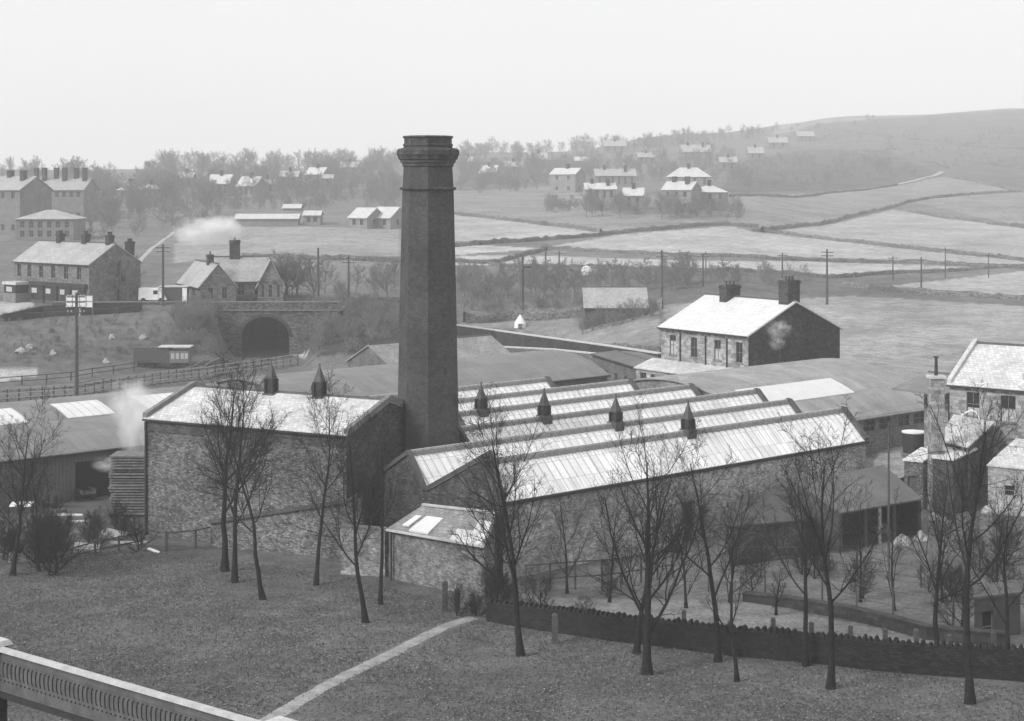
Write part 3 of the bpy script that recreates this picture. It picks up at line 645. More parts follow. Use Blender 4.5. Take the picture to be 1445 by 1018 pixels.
for k in range(6):
    rv = ridge_v[k]; ul = left_u[k]; ur = right_u[k]; ulb = ul; ulf = ul
    fe = rv - FR; be = rv + BAY - FR
    if k == 0: ulb = u_px(be, 603); ulf = u_px(fe, 713)
    if k == 1: ulf = u_px(fe, 603)
    a = UV(ul, rv, ZR); b = UV(ur, rv, ZR); c = UV(ur, fe, ZE); d = UV(ulf, fe, ZE); e_ = UV(ur, be, ZE + .02); g = UV(ulb, be, ZE + .02)
    gl = MB().hexa([d, c, b, a], [d + Vector((0, 0, .07)), c + Vector((0, 0, .07)), b + Vector((0, 0, .07)), a + Vector((0, 0, .07))]).build('glazed_slope', M_glassroof, mill, mill_loc)
    MB().hexa([a - Vector((0, 0, .004)), b - Vector((0, 0, .004)), e_, g], [a + Vector((0, 0, .06)), b + Vector((0, 0, .06)), e_ + Vector((0, 0, .07)), g + Vector((0, 0, .07))]).build('slate_slope', M_slate_mid, mill, mill_loc)
    bars = MB(); n = int((ur - ul) / .62)
    for i in range(n + 1):
        s = ul + (ur - ul) * i / n; bars.beam(UV(s, fe + .05, ZE + .12), UV(s, rv - .05, ZR + .05), .035 if i % 12 else .12, .035)
    s0 = UV(ul + .1, (rv + fe) / 2 - .1, (ZR + ZE) / 2 - .03); s1 = UV(ur - .1, (rv + fe) / 2 - .1, (ZR + ZE) / 2 - .03)
    bars.build('glazing_bars', M_bar, gl, mill_loc)
    rc = MB(); rc.hexa([UV(ul, rv - .22, ZR - .08), UV(ur, rv - .22, ZR - .08), UV(ur, rv + .22, ZR - .04), UV(ul, rv + .22, ZR - .04)],
                       [UV(ul, rv - .1, ZR + .13), UV(ur, rv - .1, ZR + .13), UV(ur, rv + .1, ZR + .13), UV(ul, rv + .1, ZR + .13)])
    for i in range(int((ur - ul) / .62)): s = ul + .3 + i * .62; rc.beam(UV(s, rv - .3, ZR - .09), UV(s, rv - .02, ZR + .16), .08, .08)
    rc.build('ridge_capping', M_lead, mill, mill_loc)
    rl = MB(); rl.beam(UV(ul, rv + .05, ZR + .19), UV(ur, rv + .05, ZR + .19), .12, .12); rl.build('lead_roll', M_coping_pale, mill, mill_loc)
    if k > 0: MB().hexa([UV(ul, fe - .25, ZE - .1), UV(ur, fe - .25, ZE - .1), UV(ur, fe + .2, ZE - .1), UV(ul, fe + .2, ZE - .1)],
              [UV(ul, fe - .25, ZE + .11), UV(ur, fe - .25, ZE + .11), UV(ur, fe + .2, ZE + .13), UV(ul, fe + .2, ZE + .13)]).build('valley_gutter', M_lead, mill, mill_loc)
    # gable ends with coping
    for (ua, ub, uc, sgn) in ((ulf, ul, ulb, -1), (ur, ur, ur, 1)):
        o_ = sgn * .16; pf = UV(ua + o_, fe, ZE); pr = UV(ub + o_, rv, ZR); pb = UV(uc + o_, be, ZE)
        if k == 0 and sgn < 0: pr.z += .5; pb.z += .05; pf.z += .1
        z0 = -1.0
        MB().poly([Vector((pf.x, pf.y, z0)), pf, pr, pb, Vector((pb.x, pb.y, z0))][::sgn]).build('gable_wall', M_rubble_dark, mill, mill_loc)
        cp = MB()
        for p, q in ((pf, pr), (pr, pb)): cp.beam(p + Vector((0, 0, .16)), q + Vector((0, 0, .16)), .42 if sgn > 0 else .28, .36 if sgn > 0 else .26)
        cp.build('gable_coping', M_ridge, mill, mill_loc)
# front wall with its doorway and high-level openings, eaves course
fe = ridge_v[0] - FR; ul, ur = u_px(fe, 713) - .16, right_u[0] + .16
fo = UV(ul, fe); Lw = ur - ul
def u_at(px): 
    a = (px - CX) / F; d = fe / (a * V.x + V.y); return UVu(a * d, d) - ul
def UVu(x, y): return U.x * x + U.y * y
ops = [(u_at(966), u_at(981), .0, 3.0), (u_at(989), u_at(997), .4, 2.6)]
w = MB(); wall_panel(w, (fo.x, fo.y), (U.x, U.y), 0, Lw, -1.2, ZE, ops, (V.x, V.y), .3); w.build('front_wall', M_millwall, mill, mill_loc)
w2 = MB(); w2.hexa([UV(right_u[5], ridge_v[5] + BAY - FR, -1), UV(left_u[5], ridge_v[5] + BAY - FR, -1), UV(left_u[5], ridge_v[5] + BAY - FR - .4, -1), UV(right_u[5], ridge_v[5] + BAY - FR - .4, -1)],
                   [UV(right_u[5], ridge_v[5] + BAY - FR, ZE - .05), UV(left_u[5], ridge_v[5] + BAY - FR, ZE - .05), UV(left_u[5], ridge_v[5] + BAY - FR - .4, ZE - .05), UV(right_u[5], ridge_v[5] + BAY - FR - .4, ZE - .05)]); w2.build('back_wall', M_rubble_dark, mill, mill_loc)
MB().beam(UV(ul - .1, fe - .08, ZE - .05), UV(ur + .1, fe - .08, ZE - .05), .22, .2).build('eaves_gutter', M_iron, mill, mill_loc)
for q in ops:
    P_ = lambda x, z: Vector((fo.x + U.x * x + V.x * .28, fo.y + U.y * x + V.y * .28, z)) - mill_loc
    MB().poly([P_(q[0], q[2]), P_(q[1], q[2]), P_(q[1], q[3]), P_(q[0], q[3])]).build('door', M_wood, mill)
for px, k in ((679, 3), (768, 2), (869, 1), (971, 0)):
    a = (px - CX) / F; d = ridge_v[k] / (a * V.x + V.y); s = a * d * U.x + d * U.y; p = UV(s, ridge_v[k], ZR) - mill_loc
    v_ = ventilator(mill, 0, 0, .18, .56, .82); v_.location = p; v_.rotation_euler = (0, 0, math.atan2(U.y, U.x))
# low window in the left gable of the second bay
gq = UV(left_u[1] - .2, ridge_v[1] + 1.35, 0)
MB().hexa([gq + U * -.08 - V * .5 + Vector((0, 0, 3.9)), gq + U * .1 - V * .5 + Vector((0, 0, 3.9)), gq + U * .1 + V * .5 + Vector((0, 0, 3.9)), gq + U * -.08 + V * .5 + Vector((0, 0, 3.9))],
          [gq + U * -.08 - V * .5 + Vector((0, 0, 4.7)), gq + U * .1 - V * .5 + Vector((0, 0, 4.7)), gq + U * .1 + V * .5 + Vector((0, 0, 4.7)), gq + U * -.08 + V * .5 + Vector((0, 0, 4.7))]).build('window', M_pane, mill, mill_loc)

# --- big chimney
chx, chy = (604 - CX) / F * 109.5, 109.5
ch = thing('mill_chimney', 'tall tapering octagonal mill chimney with a corbelled crown', 'chimney', (chx, chy, 0))
a0 = math.radians(3); KF = 109.5 / F
def zc(py): return HC - (py - HY) * KF
MB().lathe(0, 0, [(2.28, -1), (2.10, zc(640)), (1.87, zc(400)), (1.72, zc(268)), (1.64, zc(236))], 8, a0).build('shaft', M_chim, ch)
MB().lathe(0, 0, [(1.76, zc(268.5)), (1.90, zc(267.5)), (1.90, zc(265)), (1.74, zc(264))], 8, a0).build('string_course', M_chimstack, ch)
MB().lathe(0, 0, [(1.62, zc(236)), (1.72, zc(235)), (1.74, zc(231)), (1.84, zc(230)), (1.88, zc(226)), (1.98, zc(225)), (2.04, zc(220)), (2.10, zc(219)), (2.10, zc(213)), (2.02, zc(210.5)), (1.70, zc(209))], 8, a0).build('crown', M_chimstack, ch)
MB().lathe(0, 0, [(1.66, zc(209)), (1.62, zc(207)), (1.68, zc(206)), (1.68, zc(204)), (1.60, zc(203)), (1.60, zc(196)), (1.70, zc(194.5)), (1.70, zc(193)), (1.62, zc(192)), (1.15, zc(192)), (1.12, zc(199))], 8, a0).build('rim', M_chimstack, ch)

# --- lean-to with skylights in front of the left gable
T0 = PD(596, 716, 98.0); T1 = PD(702, 728, 95.9); B0 = PZ(545, 749, T0.z - 1.15); B1 = PZ(683, 773, T0.z - 1.15)
lt = thing('lean_to', 'stone lean-to with patched skylights under the mill gable', 'outbuilding', (B0.x, B0.y, .5)); lo = lt.location
th = Vector((0, 0, .1)); MB().hexa([B0, B1, T1, T0], [B0 + th, B1 + th, T1 + th, T0 + th]).build('roof', M_slate_mid, lt, lo)
inn = .12; b0 = B0 + (T0 - B0) * inn * .6; b1 = B1 + (T1 - B1) * inn * .6
w = MB(); zl = -1.0
for p, q in ((b0, b1), (b1, T1), (T1, T0), (T0, b0)): w.poly([Vector((p.x, p.y, zl)), Vector((q.x, q.y, zl)), q - Vector((0, 0, .01)), p - Vector((0, 0, .01))])
w.build('wall', M_leanwall, lt, lo)
def onroof(s, t, h=.13): 
    a = B0.lerp(B1, s); b = T0.lerp(T1, s); return a.lerp(b, t) + Vector((0, 0, h))
for s0, s1, t0, t1 in ((.22, .42, .06, .62), (.83, .98, .0, .7), (.66, .83, .0, .35), (.1, .17, .2, .6)):
    MB().hexa([onroof(s0, t0, .08), onroof(s1, t0, .08), onroof(s1, t1, .08), onroof(s0, t1, .08)], [onroof(s0, t0, .17), onroof(s1, t0, .17), onroof(s1, t1, .17), onroof(s0, t1, .17)]).build('skylight', M_skylight, lt, lo)
MB().beam(B0 + Vector((0, -.06, .06)), B1 + Vector((0, -.06, .06)), .12, .12).build('gutter', M_coping_pale, lt, lo)
MB().beam(T0 + Vector((0, 0, .17)), T1 + Vector((0, 0, .17)), .2, .12).build('flashing', M_coping_pale, lt, lo)
dp = PD(552, 752, B0.y - .25); MB().tube([dp, (dp.x, dp.y, .3)], .06).build('drainpipe', M_iron, lt, lo)
# low bright wall left of the lean-to
w0 = PZ(482, 742, 3.3); w1 = PZ(545, 749, 3.2); solid_wall('yard_wall', 'short patchy pale wall left of the lean-to with skylights', 'wall', [(w0.x, w0.y), (w1.x, w1.y)], [3.25, 3.25], masonry('patchy_limewash', .25, .4, .2, .1, .7, .6, .9, .08, .012), .4, M_coping, .12, ground=False)

# --- barrel-roofed sheds
def barrel(name, label, loc, u0, u1, vc, hw, spring, crest, roofm, wallm, lights=(), ops=(), gable_left=True, ribs=0, n=18, thick=.14, fringe=None):
    t = thing(name, label, 'shed', (loc.x, loc.y, 0)); off = t.location
    R_ = (hw * hw + (crest - spring) ** 2) / (2 * (crest - spring)); zc_ = crest - R_
    def Z(v): return zc_ + math.sqrt(max(R_ * R_ - v * v, 0))
    vs = [-hw - .25 + (2 * hw + .5) * i / n for i in range(n + 1)]
    m = MB(); nu = 12
    for i in range(n):
        a, b = vs[i], vs[i + 1]; m.hexa([UV(u0 - .25, vc + a, Z(a)), UV(u1 + .25, vc + a, Z(a)), UV(u1 + .25, vc + b, Z(b)), UV(u0 - .25, vc + b, Z(b))],
            [UV(u0 - .25, vc + a, Z(a) + thick), UV(u1 + .25, vc + a, Z(a) + thick), UV(u1 + .25, vc + b, Z(b) + thick), UV(u0 - .25, vc + b, Z(b) + thick)])
    m.build('roof', roofm, t, off)
    w = MB(); o = UV(u0, vc - hw); wall_panel(w, (o.x, o.y), (U.x, U.y), 0, u1 - u0, -1, spring, [q[:4] for q in ops], (V.x, V.y)); 
    o2 = UV(u1, vc + hw); wall_panel(w, (o2.x, o2.y), (-U.x, -U.y), 0, u1 - u0, -1, spring, [], (-V.x, -V.y))
    for uu in (u0, u1):
        ring = [UV(uu, vc + v, Z(v) - .01) for v in vs[1:-1]]; w.poly([UV(uu, vc - hw, -1), UV(uu, vc - hw, spring)] + ring + [UV(uu, vc + hw, spring), UV(uu, vc + hw, -1)])
    w.build('wall', wallm, t, off)
    for (a, b, v0, v1) in lights:
        barred = (v1 - v0) > 3
        g = MB(); k = 4
        for i in range(k):
            p = v0 + (v1 - v0) * i / k; q = v0 + (v1 - v0) * (i + 1) / k; e = .06 + thick
            g.hexa([UV(a, vc + p, Z(p) + thick - .02), UV(b, vc + p, Z(p) + thick - .02), UV(b, vc + q, Z(q) + thick - .02), UV(a, vc + q, Z(q) + thick - .02)], [UV(a, vc + p, Z(p) + e), UV(b, vc + p, Z(p) + e), UV(b, vc + q, Z(q) + e), UV(a, vc + q, Z(q) + e)])
        sk = g.build('skylight', M_skylight, t, off)
        fr = MB()
        for i in range(int((b - a) / .8) + 1 if barred else 2):
            s = a + i * (.8 if barred else b - a)
            for jj in range(k): p = v0 + (v1 - v0) * jj / k; q = v0 + (v1 - v0) * (jj + 1) / k; fr.beam(UV(s, vc + p, Z(p) + e), UV(s, vc + q, Z(q) + e), .05, .05)
        fr.build('glazing_bars', M_bar, sk, off)
    for q in ops:
        void = len(q) > 4 and q[4] is M_void
        w_ = add_window(t, (o.x - off.x, o.y - off.y), (U.x, U.y), (V.x, V.y), q[:4], pane=(q[4] if len(q) > 4 else M_pane), frame=M_wood if void else M_frame, kind='doorway' if void else 'window', mull=0 if void else 1)
    for i in range(ribs):
        s = u0 + (u1 - u0) * (i + .5) / ribs; rb = MB()
        for j in range(n): rb.beam(UV(s, vc + vs[j], Z(vs[j]) + thick + .02), UV(s, vc + vs[j + 1], Z(vs[j + 1]) + thick + .02), .12, .06)
        rb.build('roof_rib', M_coping, t, off)
    g = MB().beam(UV(u0 - .2, vc - hw - .3, Z(-hw - .25) + .02), UV(u1 + .2, vc - hw - .3, Z(-hw - .25) + .02), .12, .12).build('gutter', M_iron if not fringe else fringe, t, off)
    return t
cu0, cu1 = 101, 124.6
barrel('barrel_roofed_shed', 'wide shed with low curved grey roof and white skylight strip right of the mill', UV(cu0, 86), cu0, cu1, 96, 10.4, 4.0, 7.2, roofing('pale_felt_roofing', .27, 2.3, .95, .12, .8, .3, .2), masonry('pale_brickwork', .21, .3, .24, .085, .7, .3, .5, .01, .008),
       lights=[(103.5, 116.3, -7.9, -5.2)], ops=[(13.2, 14.8, 2.6, 3.6), (15.4, 17.0, 2.6, 3.6), (18.2, 19.8, 2.6, 3.6), (20.4, 22.0, 2.6, 3.6)], ribs=0, fringe=M_coping_pale)
barrel('barrel_roofed_shed', 'long shed with low curved grey roof behind the saw-tooth roofs', UV(80, 121), 79, 117.5, 128, 7.6, 4.2, 6.0, M_felt, M_brick,
       ops=[(s, s + 1.3, 2.6, 3.5, M_blind) for s in (27, 29, 31, 33, 35.3)], ribs=1)
# left pair of curved sheds
barrel('barrel_roofed_shed', 'left curved roof shed with three white skylights beside the steam', UV(50, 130), 44, 84, 132, 6.0, 4.0, 5.15, M_felt, M_corr_dark,
       lights=[(53.5, 57.6, -5.4, -2.0), (61.0, 65.3, -5.4, -2.0), (68.5, 74.0, -5.4, -2.0)], ribs=2)
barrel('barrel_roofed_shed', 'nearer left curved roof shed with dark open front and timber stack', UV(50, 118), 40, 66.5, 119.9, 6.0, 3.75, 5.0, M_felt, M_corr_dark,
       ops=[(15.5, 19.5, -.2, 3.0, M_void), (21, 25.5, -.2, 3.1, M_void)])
# hipped long building beyond
hb0 = UV(104, 139.3); hb1 = UV(121, 139.3)
gable_house('hipped_shed', 'low hipped slate shed behind the curved roof and mill chimney', 'shed', hb0, hb1, 8, 4.3, 6.3, 0, M_brick, M_slate_mid, hip=False, over=.3,
            front=row_windows(17, 5, 1.8, 3.2, 1.0))
# small dark brick outbuilding
k0 = PZ(836, 500, 4.6); k1 = PZ(905, 521, 4.6)
gable_house('brick_outbuilding', 'dark brick outbuilding with pale coping between curved shed and stone house', 'outbuilding', k0, k1, 5.5, 4.5, 4.75, .3, M_brick, M_corr_dark,
            front=row_windows((k1 - k0).length, 5, 1.6, 3.0, .9), over=.15)

# --- stone house right of centre
Q0 = PZ(933, 461.7, 9.3); Q1 = PZ(1056, 474.5, 9.3)
LQ = (Q1 - Q0).length; bq = 2.6
cwin = [(LQ * f - .45, LQ * f + .45, 4.05, 6.0) for f in (.14, .39, .66, .9)]
cdn = [(LQ * f - .55, LQ * f + .55, .6, 2.2) for f in (.14, .9)]
hq = gable_house('stone_house', 'square stone house with bright slate roof, sooty gable and two stacks', 'house', Q0, Q1, 13.0, 9.3, 12.2, bq, M_ashlar, M_slate_white,
            front=cwin + cdn, sidem=M_gable, right=[(3.9, 5.0, 2.6, 5.2)], chim=[(3.6, 6.2, 1.35, 1.0, 2.0), (LQ - .8, 6.5, 2.2, 1.25, 1.7)], over=.32, blinds=(.7, 0, .55, 0))
cor = MB()
for i in range(15): cor.box(LQ * i / 14 - .09, LQ * i / 14 + .09, -.28, -.02, 6.42, 6.66)
cor.build('eaves_brackets', M_coping, hq)
for xx in (LQ * .235, LQ * .53, LQ * .77): MB().tube([(xx, -.1, 6.3), (xx, -.1, 0)], .07).build('drainpipe', M_iron, hq)
# its low wing in front
lq = thing('porch_wing', 'low slate-roofed wing along the front of the stone house', 'outbuilding', (Q0.x, Q0.y, bq), math.atan2(Q1.y - Q0.y, Q1.x - Q0.x))
MB().hexa([(-1.3, -2.6, 2.55), (LQ + .2, -2.6, 2.55), (LQ + .2, -.02, 3.35), (-1.3, -.02, 3.35)], [(-1.3, -2.6, 2.67), (LQ + .2, -2.6, 2.67), (LQ + .2, -.02, 3.47), (-1.3, -.02, 3.47)]).build('roof', M_slate, lq)
wm = MB(); o5 = [(.6, 1.5, .9, 2.2), (2.2, 2.8, .9, 2.2), (5, 6.2, .9, 2.2)]; wall_panel(wm, (-1.1, -2.4), (1, 0), 0, LQ + 1.1, -1.5, 2.5, o5, (0, 1)); wm.poly([(-1.1, -2.4, -1.5), (-1.1, -.02, -1.5), (-1.1, -.02, 3.33), (-1.1, -2.4, 2.55)]); wm.build('wall', M_ashlar, lq)
for q in o5: add_window(lq, (-1.1, -2.4), (1, 0), (0, 1), q)

# --- house on the right edge with chimney stack, tank and outbuildings
D0 = PZ(1340, 543, 8.2); uD = Vector((.79, -.613, 0)); D1 = D0 + uD * 14
gable_house('stone_house', 'right edge stone house with pale slate roof and two tall sash windows', 'house', D0, D1, 10.5, 8.2, 10.9, .6, M_ashlar, M_slate,
            front=[(1.38, 2.41, 5.3, 7.15), (4.1, 5.27, 5.1, 7.1), (8.3, 9.4, 5.1, 7.1), (11.2, 12.3, 5.1, 7.1)], over=.25, blinds=(.35, .5, .4, .4), verge=(0.0,), vm=M_coping_pale)
hh = gable_house('back_wing', 'dark triangular-roofed wing behind the brick chimney stack', 'outbuilding', PZ(1304, 542, 7.2), PZ(1338, 546, 7.2), 5.0, 7.2, 7.7, .6, M_ashlar, M_felt, over=2.4, gutter=False)
bs = PD(1321, 625, 119.2); zt = HC - (530 - HY) / F * 119.2
bst = thing('brick_stack', 'free standing stone flue stack topped by a thin iron pipe', 'chimney', (bs.x, bs.y, .3))
MB().box(-.5, .5, -.5, .5, -1.3, zt - .5).build('shaft', M_ashlar, bst)
MB().box(-.6, .6, -.6, .6, zt - .499, zt - .3).build('cap', M_coping_pale, bst)
MB().lathe(0, 0, [(.14, zt - .3), (.12, zt + .5), (.1, zt + 1.0), (.2, zt + 1.02), (.2, zt + 1.1)], 8).build('flue_pipe', M_iron, bst)
# outbuilding with pale roof beside it
def slope_shed(name, label, cat, C, wallm, roofm, base, over=.15, ops=(), group=None, opm=M_void):
    """C: four roof corners front-left, front-right, back-right, back-left (z of the roof)"""
    t = thing(name, label, cat, (C[0].x, C[0].y, base), 0, group); off = t.location; c = (C[0] + C[1] + C[2] + C[3]) / 4
    up = Vector((0, 0, .12)); O = [p + (p - c).normalized() * over for p in C]
    MB().hexa(O, [p + up for p in O]).build('roof', roofm, t, off); w = MB()
    for i in range(4):
        p, q = C[i], C[(i + 1) % 4]
        if i == 0 and ops:
            L_ = (q - p).length; ux = ((q.x - p.x) / L_, (q.y - p.y) / L_); zt_ = min(p.z, q.z) - .02
            inw = (-ux[1], ux[0]); wall_panel(w, (p.x, p.y), ux, 0, L_, base - 1.2, zt_, ops, inw)
            w.poly([(p.x, p.y, zt_), (q.x, q.y, zt_), (q.x, q.y, q.z), (p.x, p.y, p.z)])
            for o_ in ops: add_window(t, (p.x - off.x, p.y - off.y), ux, inw, (o_[0], o_[1], o_[2] - 0, o_[3] - 0), pane=opm, mull=0, kind='door' if opm is M_wood else 'window').location = (0, 0, -off.z)
        else: w.poly([Vector((p.x, p.y, base - 1.2)), Vector((q.x, q.y, base - 1.2)), q, p])
    w.build('wall', wallm, t, off); return t
def Q4(l, zz): return [PZ(p[0], p[1], z) for p, z in zip(l, zz)]
slope_shed('outbuilding', 'lean-to outbuilding with pale mono-pitch roof and curved hose beside the flue stack', 'outbuilding', [PZ(1325, 622, 4.7), PZ(1366, 632, 4.7), PD(1402, 598, 124.6), PD(1346, 588, 126.6)], M_ashlar_dark, M_slate, .4)
slope_shed('outbuilding', 'low white-roofed outbuilding below the flue stack', 'outbuilding', Q4([(1318, 647), (1345, 650), (1378, 635), (1310, 633)], (4.0, 4.0, 4.35, 4.35)), M_rubble_dark, M_slate_white, .4)
slope_shed('outbuilding', 'small white-roofed store with a pale door post near the tank', 'outbuilding', Q4([(1276, 650), (1302, 652), (1322, 640), (1300, 634)], (3.5, 3.5, 4.0, 4.0)), M_rubble, M_slate_white, .4, ops=[(.25, .95, .2, 2.4)], opm=M_wood)
slope_shed('outbuilding', 'pale stone outbuilding with small dark window at the right edge', 'outbuilding', Q4([(1394, 657), (1446, 662), (1480, 628), (1434, 622)], (3.6, 3.6, 4.9, 4.9)), masonry('pale_outhouse_stone', .33, .3, .4, .2, .7, .4, .6, .04), M_slate, .3, ops=[(1.2, 1.9, 1.6, 2.3)])
hose = [PD(1357, 586, 124), PD(1364, 582, 123.5), PD(1371, 579, 123), PD(1377, 582, 122.4), PD(1381, 589, 121.8), PD(1382, 596, 121.3), PD(1380, 604, 121)]
tag(MB().tube(hose, .06).build('hose_pipe', M_white), 'white bent pipe arching over the outbuilding roof', 'pipe')
tk = PD(1290, 640, 139); tz = 2.6
tkt = thing('water_tank', 'round riveted water tank with white lid beside the flue stack', 'tank', (tk.x, tk.y, H1(tk.x, tk.y)))
MB().lathe(0, 0, [(.95, -.3), (.97, .2), (.95, 1.0), (1.0, 1.05), (.97, 2.1)], 20).build('drum', M_iron, tkt, smooth=False)
MB().lathe(0, 0, [(1.05, 2.1), (1.05, 2.2), (.3, 2.3), (.05, 2.34)], 20).build('lid', M_white, tkt)
MB().lathe(0, 0, [(1.15, -.3), (1.15, .35), (1.0, .4)], 16).build('plinth', M_coping, tkt)
# open-fronted shed with felt roof in the yard
sc_ = [PZ(1187, 726, 2.9), PZ(1302, 706, 2.9), PZ(1247, 658, 4.4), PZ(1122, 684, 4.4)]
os_ = thing('open_shed', 'open fronted yard shed with dark sheet roof on timber posts', 'shed', (sc_[0].x, sc_[0].y, .3)); off = os_.location
MB().hexa(sc_, [p + Vector((0, 0, .1)) for p in sc_]).build('roof', M_corr_dark, os_, off)
for s in (0, .33, .5, .68, 1): p = sc_[0].lerp(sc_[1], s) + V * .25; MB().beam((p.x, p.y, -.5), (p.x, p.y, p.z), .18).build('post', M_wood_pale if s == .5 else M_wood, os_, off)
w = MB()
for p, q in ((sc_[1], sc_[2]), (sc_[2], sc_[3]), (sc_[3], sc_[0])):
    p = p.lerp((sc_[0] + sc_[2]) / 2, .03); q = q.lerp((sc_[0] + sc_[2]) / 2, .03); w.poly([(p.x, p.y, -.7), (q.x, q.y, -.7), (q.x, q.y, q.z), (p.x, p.y, p.z)])
w.build('boarding', M_wood, os_, off)
sg = [PZ(1122, 684, 4.4), PZ(1040, 700, 4.2)]
slope_shed('outbuilding', 'dark outbuilding with sloping roof between mill doorway and open shed', 'outbuilding', Q4([(1030, 745), (1135, 735), (1120, 690), (1052, 703)], (2.7, 2.7, 3.7, 3.7)), M_rubble_dark, M_tar, .3)
# dark hut at the right
slope_shed('garden_hut', 'dark timber hut with tattered felt roof behind the boundary wall', 'hut', Q4([(1375, 846), (1440, 838), (1432, 822), (1378, 830)], (2.9, 2.9, 2.9, 2.9)), M_tar, M_ridge, .6, ops=[(.5, 1.2, .6, 2.2)])

# ------------------------------------------------------------------ walls and fences
bw_pts = [(690, 876), (760, 888), (860, 903), (970, 916), (1100, 931), (1250, 947), (1445, 961), (1900, 985)]
P = [G(*p) for p in bw_pts]; solid_wall('boundary_wall', 'dark dry-stone boundary wall with ragged upright coping stones along the park', 'wall', P, [1.0, 1.15, 1.2, 1.25, 1.3, 1.35, 1.4, 1.4], M_drystone, .45, M_drystone, cren=True)
P = [G(*p) for p in [(1050, 848), (1120, 858), (1200, 874), (1310, 902), (1420, 912)]]; solid_wall('yard_wall', 'low dark inner wall running through the yard behind the boundary wall', 'wall', P, [.4, .5, .6, .6, .6], M_gable, .5, M_gable, .1)
def fence(name, label, pts, h=1.2, gap=2.0, rails=2, mat=None, pw=.14, group=None, lean=.03, topw=.08, pm=None):
    mat = mat or M_wood; t = thing(name, label, 'fence', pts[0], 0, group); off = t.location; rr = random.Random(len(label))
    Q = []
    for a, b in zip(pts[:-1], pts[1:]):
        n = max(1, round((Vector(b) - Vector(a)).length / gap))
        for i in range(n): Q.append(Vector(a).lerp(Vector(b), i / n))
    Q.append(Vector(pts[-1])); Q = [Vector((q.x, q.y, H1(q.x, q.y))) for q in Q]; step = 1
    for q in Q:
        MB().beam(q - Vector((0, 0, .3)), q + Vector((rr.uniform(-lean, lean), 0, h + rr.uniform(-.05, .08))), pw).build('post', pm or mat, t, off)
    for k in range(rails):
        m = MB(); z = h * (1 - k / rails) - .08
        for a, b in zip(Q[:-1], Q[1:]): m.beam(a + Vector((0, -pw / 2 - .02, z)), b + Vector((0, -pw / 2 - .02, z + .0)), .05, topw)
        m.build('rail', mat, t, off)
    return t
fence('rail_fence', 'three-rail timber fence along the railway, behind the left curved sheds', [GX(-40, 177), GX(108, 183), GX(281, 199), GX(420, 212)], 1.5, 1.3, 3, M_wood_pale, .15, topw=.12, pm=M_wood)
fence('rail_fence', 'second timber fence along the far side of the tracks', [GX(-40, 190), GX(100, 194), GX(245, 206)], 1.1, 3.2, 2, M_wood, .14, topw=.1)
fence('rail_fence', 'broken post and rail fence above the rubbish heap at the left', [G(72, 805), G(100, 795), G(135, 785), G(200, 772)], 1.0, 1.6, 2, M_wood, .13, lean=.15)
fence('rail_fence', 'post and rail fence sloping up to the stone shed corner', [G(200, 772), G(235, 778), G(276, 774), G(330, 760)], 1.25, 1.9, 1, M_wood, .14)
fence('rail_fence', 'dark two-rail yard fence behind the wide bare tree', [G(742, 838), G(776, 835), G(812, 832), G(850, 830), G(905, 822), G(950, 815)], 1.7, 1.6, 2, M_wood, .12)
fence('rail_fence', 'thin wire fence of dark posts along the inner yard wall', [G(1000, 836), G(1080, 842), G(1160, 850), G(1260, 872), G(1345, 886)], 1.5, 2.4, 2, M_wood, .09, topw=.02)
fence('rail_fence', 'thin post fence crossing the yard before the open shed', [G(1040, 800), G(1130, 800), G(1210, 812), G(1300, 830)], 1.3, 2.2, 2, M_wood, .08, topw=.03)
posts = [(965, 898, 862), (1030, 905, 878), (1091, 898, 873), (1145, 903, 879), (1200, 908, 884), (1249, 914, 888), (1293, 918, 889), (1340, 922, 897), (1402, 930, 893)]
for i, (px, yb, yt) in enumerate(posts):
    g = G(px, yb); h = (yb - yt) * g.y / F
    lab = ['squat', 'slim', 'plain', 'notched', 'square', 'thick', 'taller', 'leaning', 'last'][i]
    near_ = ['left of the forked tree trunk', 'between forked tree and sapling', 'below the low forking bush', 'right of the tree tight against the wall', 'right of the thick trunked tree', 'under the open shed', 'below the flue stack', 'behind the tree with a pale streak', 'below the dark hut'][i]
    o = MB().prism([(-.11, -.1), (.11, -.1), (.11, .1), (-.11, .1)], -.4, h).lathe(0, 0, [(.15, h - .002), (.06, h + .06)], 4, .78).build('fence_post', M_wood); o.location = g
    tag(o, lab + ' timber post rising over the boundary wall ' + near_, 'post', 'timber posts behind the boundary wall')
# gateposts at the head of the path
for px, yb, yt, lab in ((645, 866, 832, 'left stout gatepost at the head of the footpath'), (668, 868, 846, 'short broken post right of the stout gatepost'), (628, 862, 822, 'thin dark post left of the stout gatepost'), (783, 908, 868, 'thin stake standing against the boundary wall')):
    g = G(px, yb); h = (yb - yt) * g.y / F; o = MB().box(-.15, .15, -.15, .15, -.3, h).lathe(0, 0, [(.2, h - .003), (.05, h + .1)], 4, .78).build('gatepost', M_wood); o.location = g; tag(o, lab, 'post')
# retaining wall of the railway
rwp = []; rwt = []
for px, yl in ((640, 459), (700, 467), (780, 478), (860, 489), (932, 500)):
    g = G(px, yl + 20); rwp.append((g.x, g.y)); rwt.append(HC - (yl - HY) / F * g.y)
solid_wall('retaining_wall', 'long dark railway retaining wall with pale coping behind the mill', 'wall', rwp, rwt, M_gable, .6, M_coping_pale, .16, ground=False, base=-2.0)
r2 = [PZ(700, 490, 3.4), PZ(780, 494, 3.4), PZ(840, 500, 3.4)]
solid_wall('yard_wall', 'stone wall with pale coping just behind the long curved roof', 'wall', [(p.x, p.y) for p in r2], [3.4] * 3, M_brick, .5, M_coping_pale, .16, ground=False, base=-2.5)

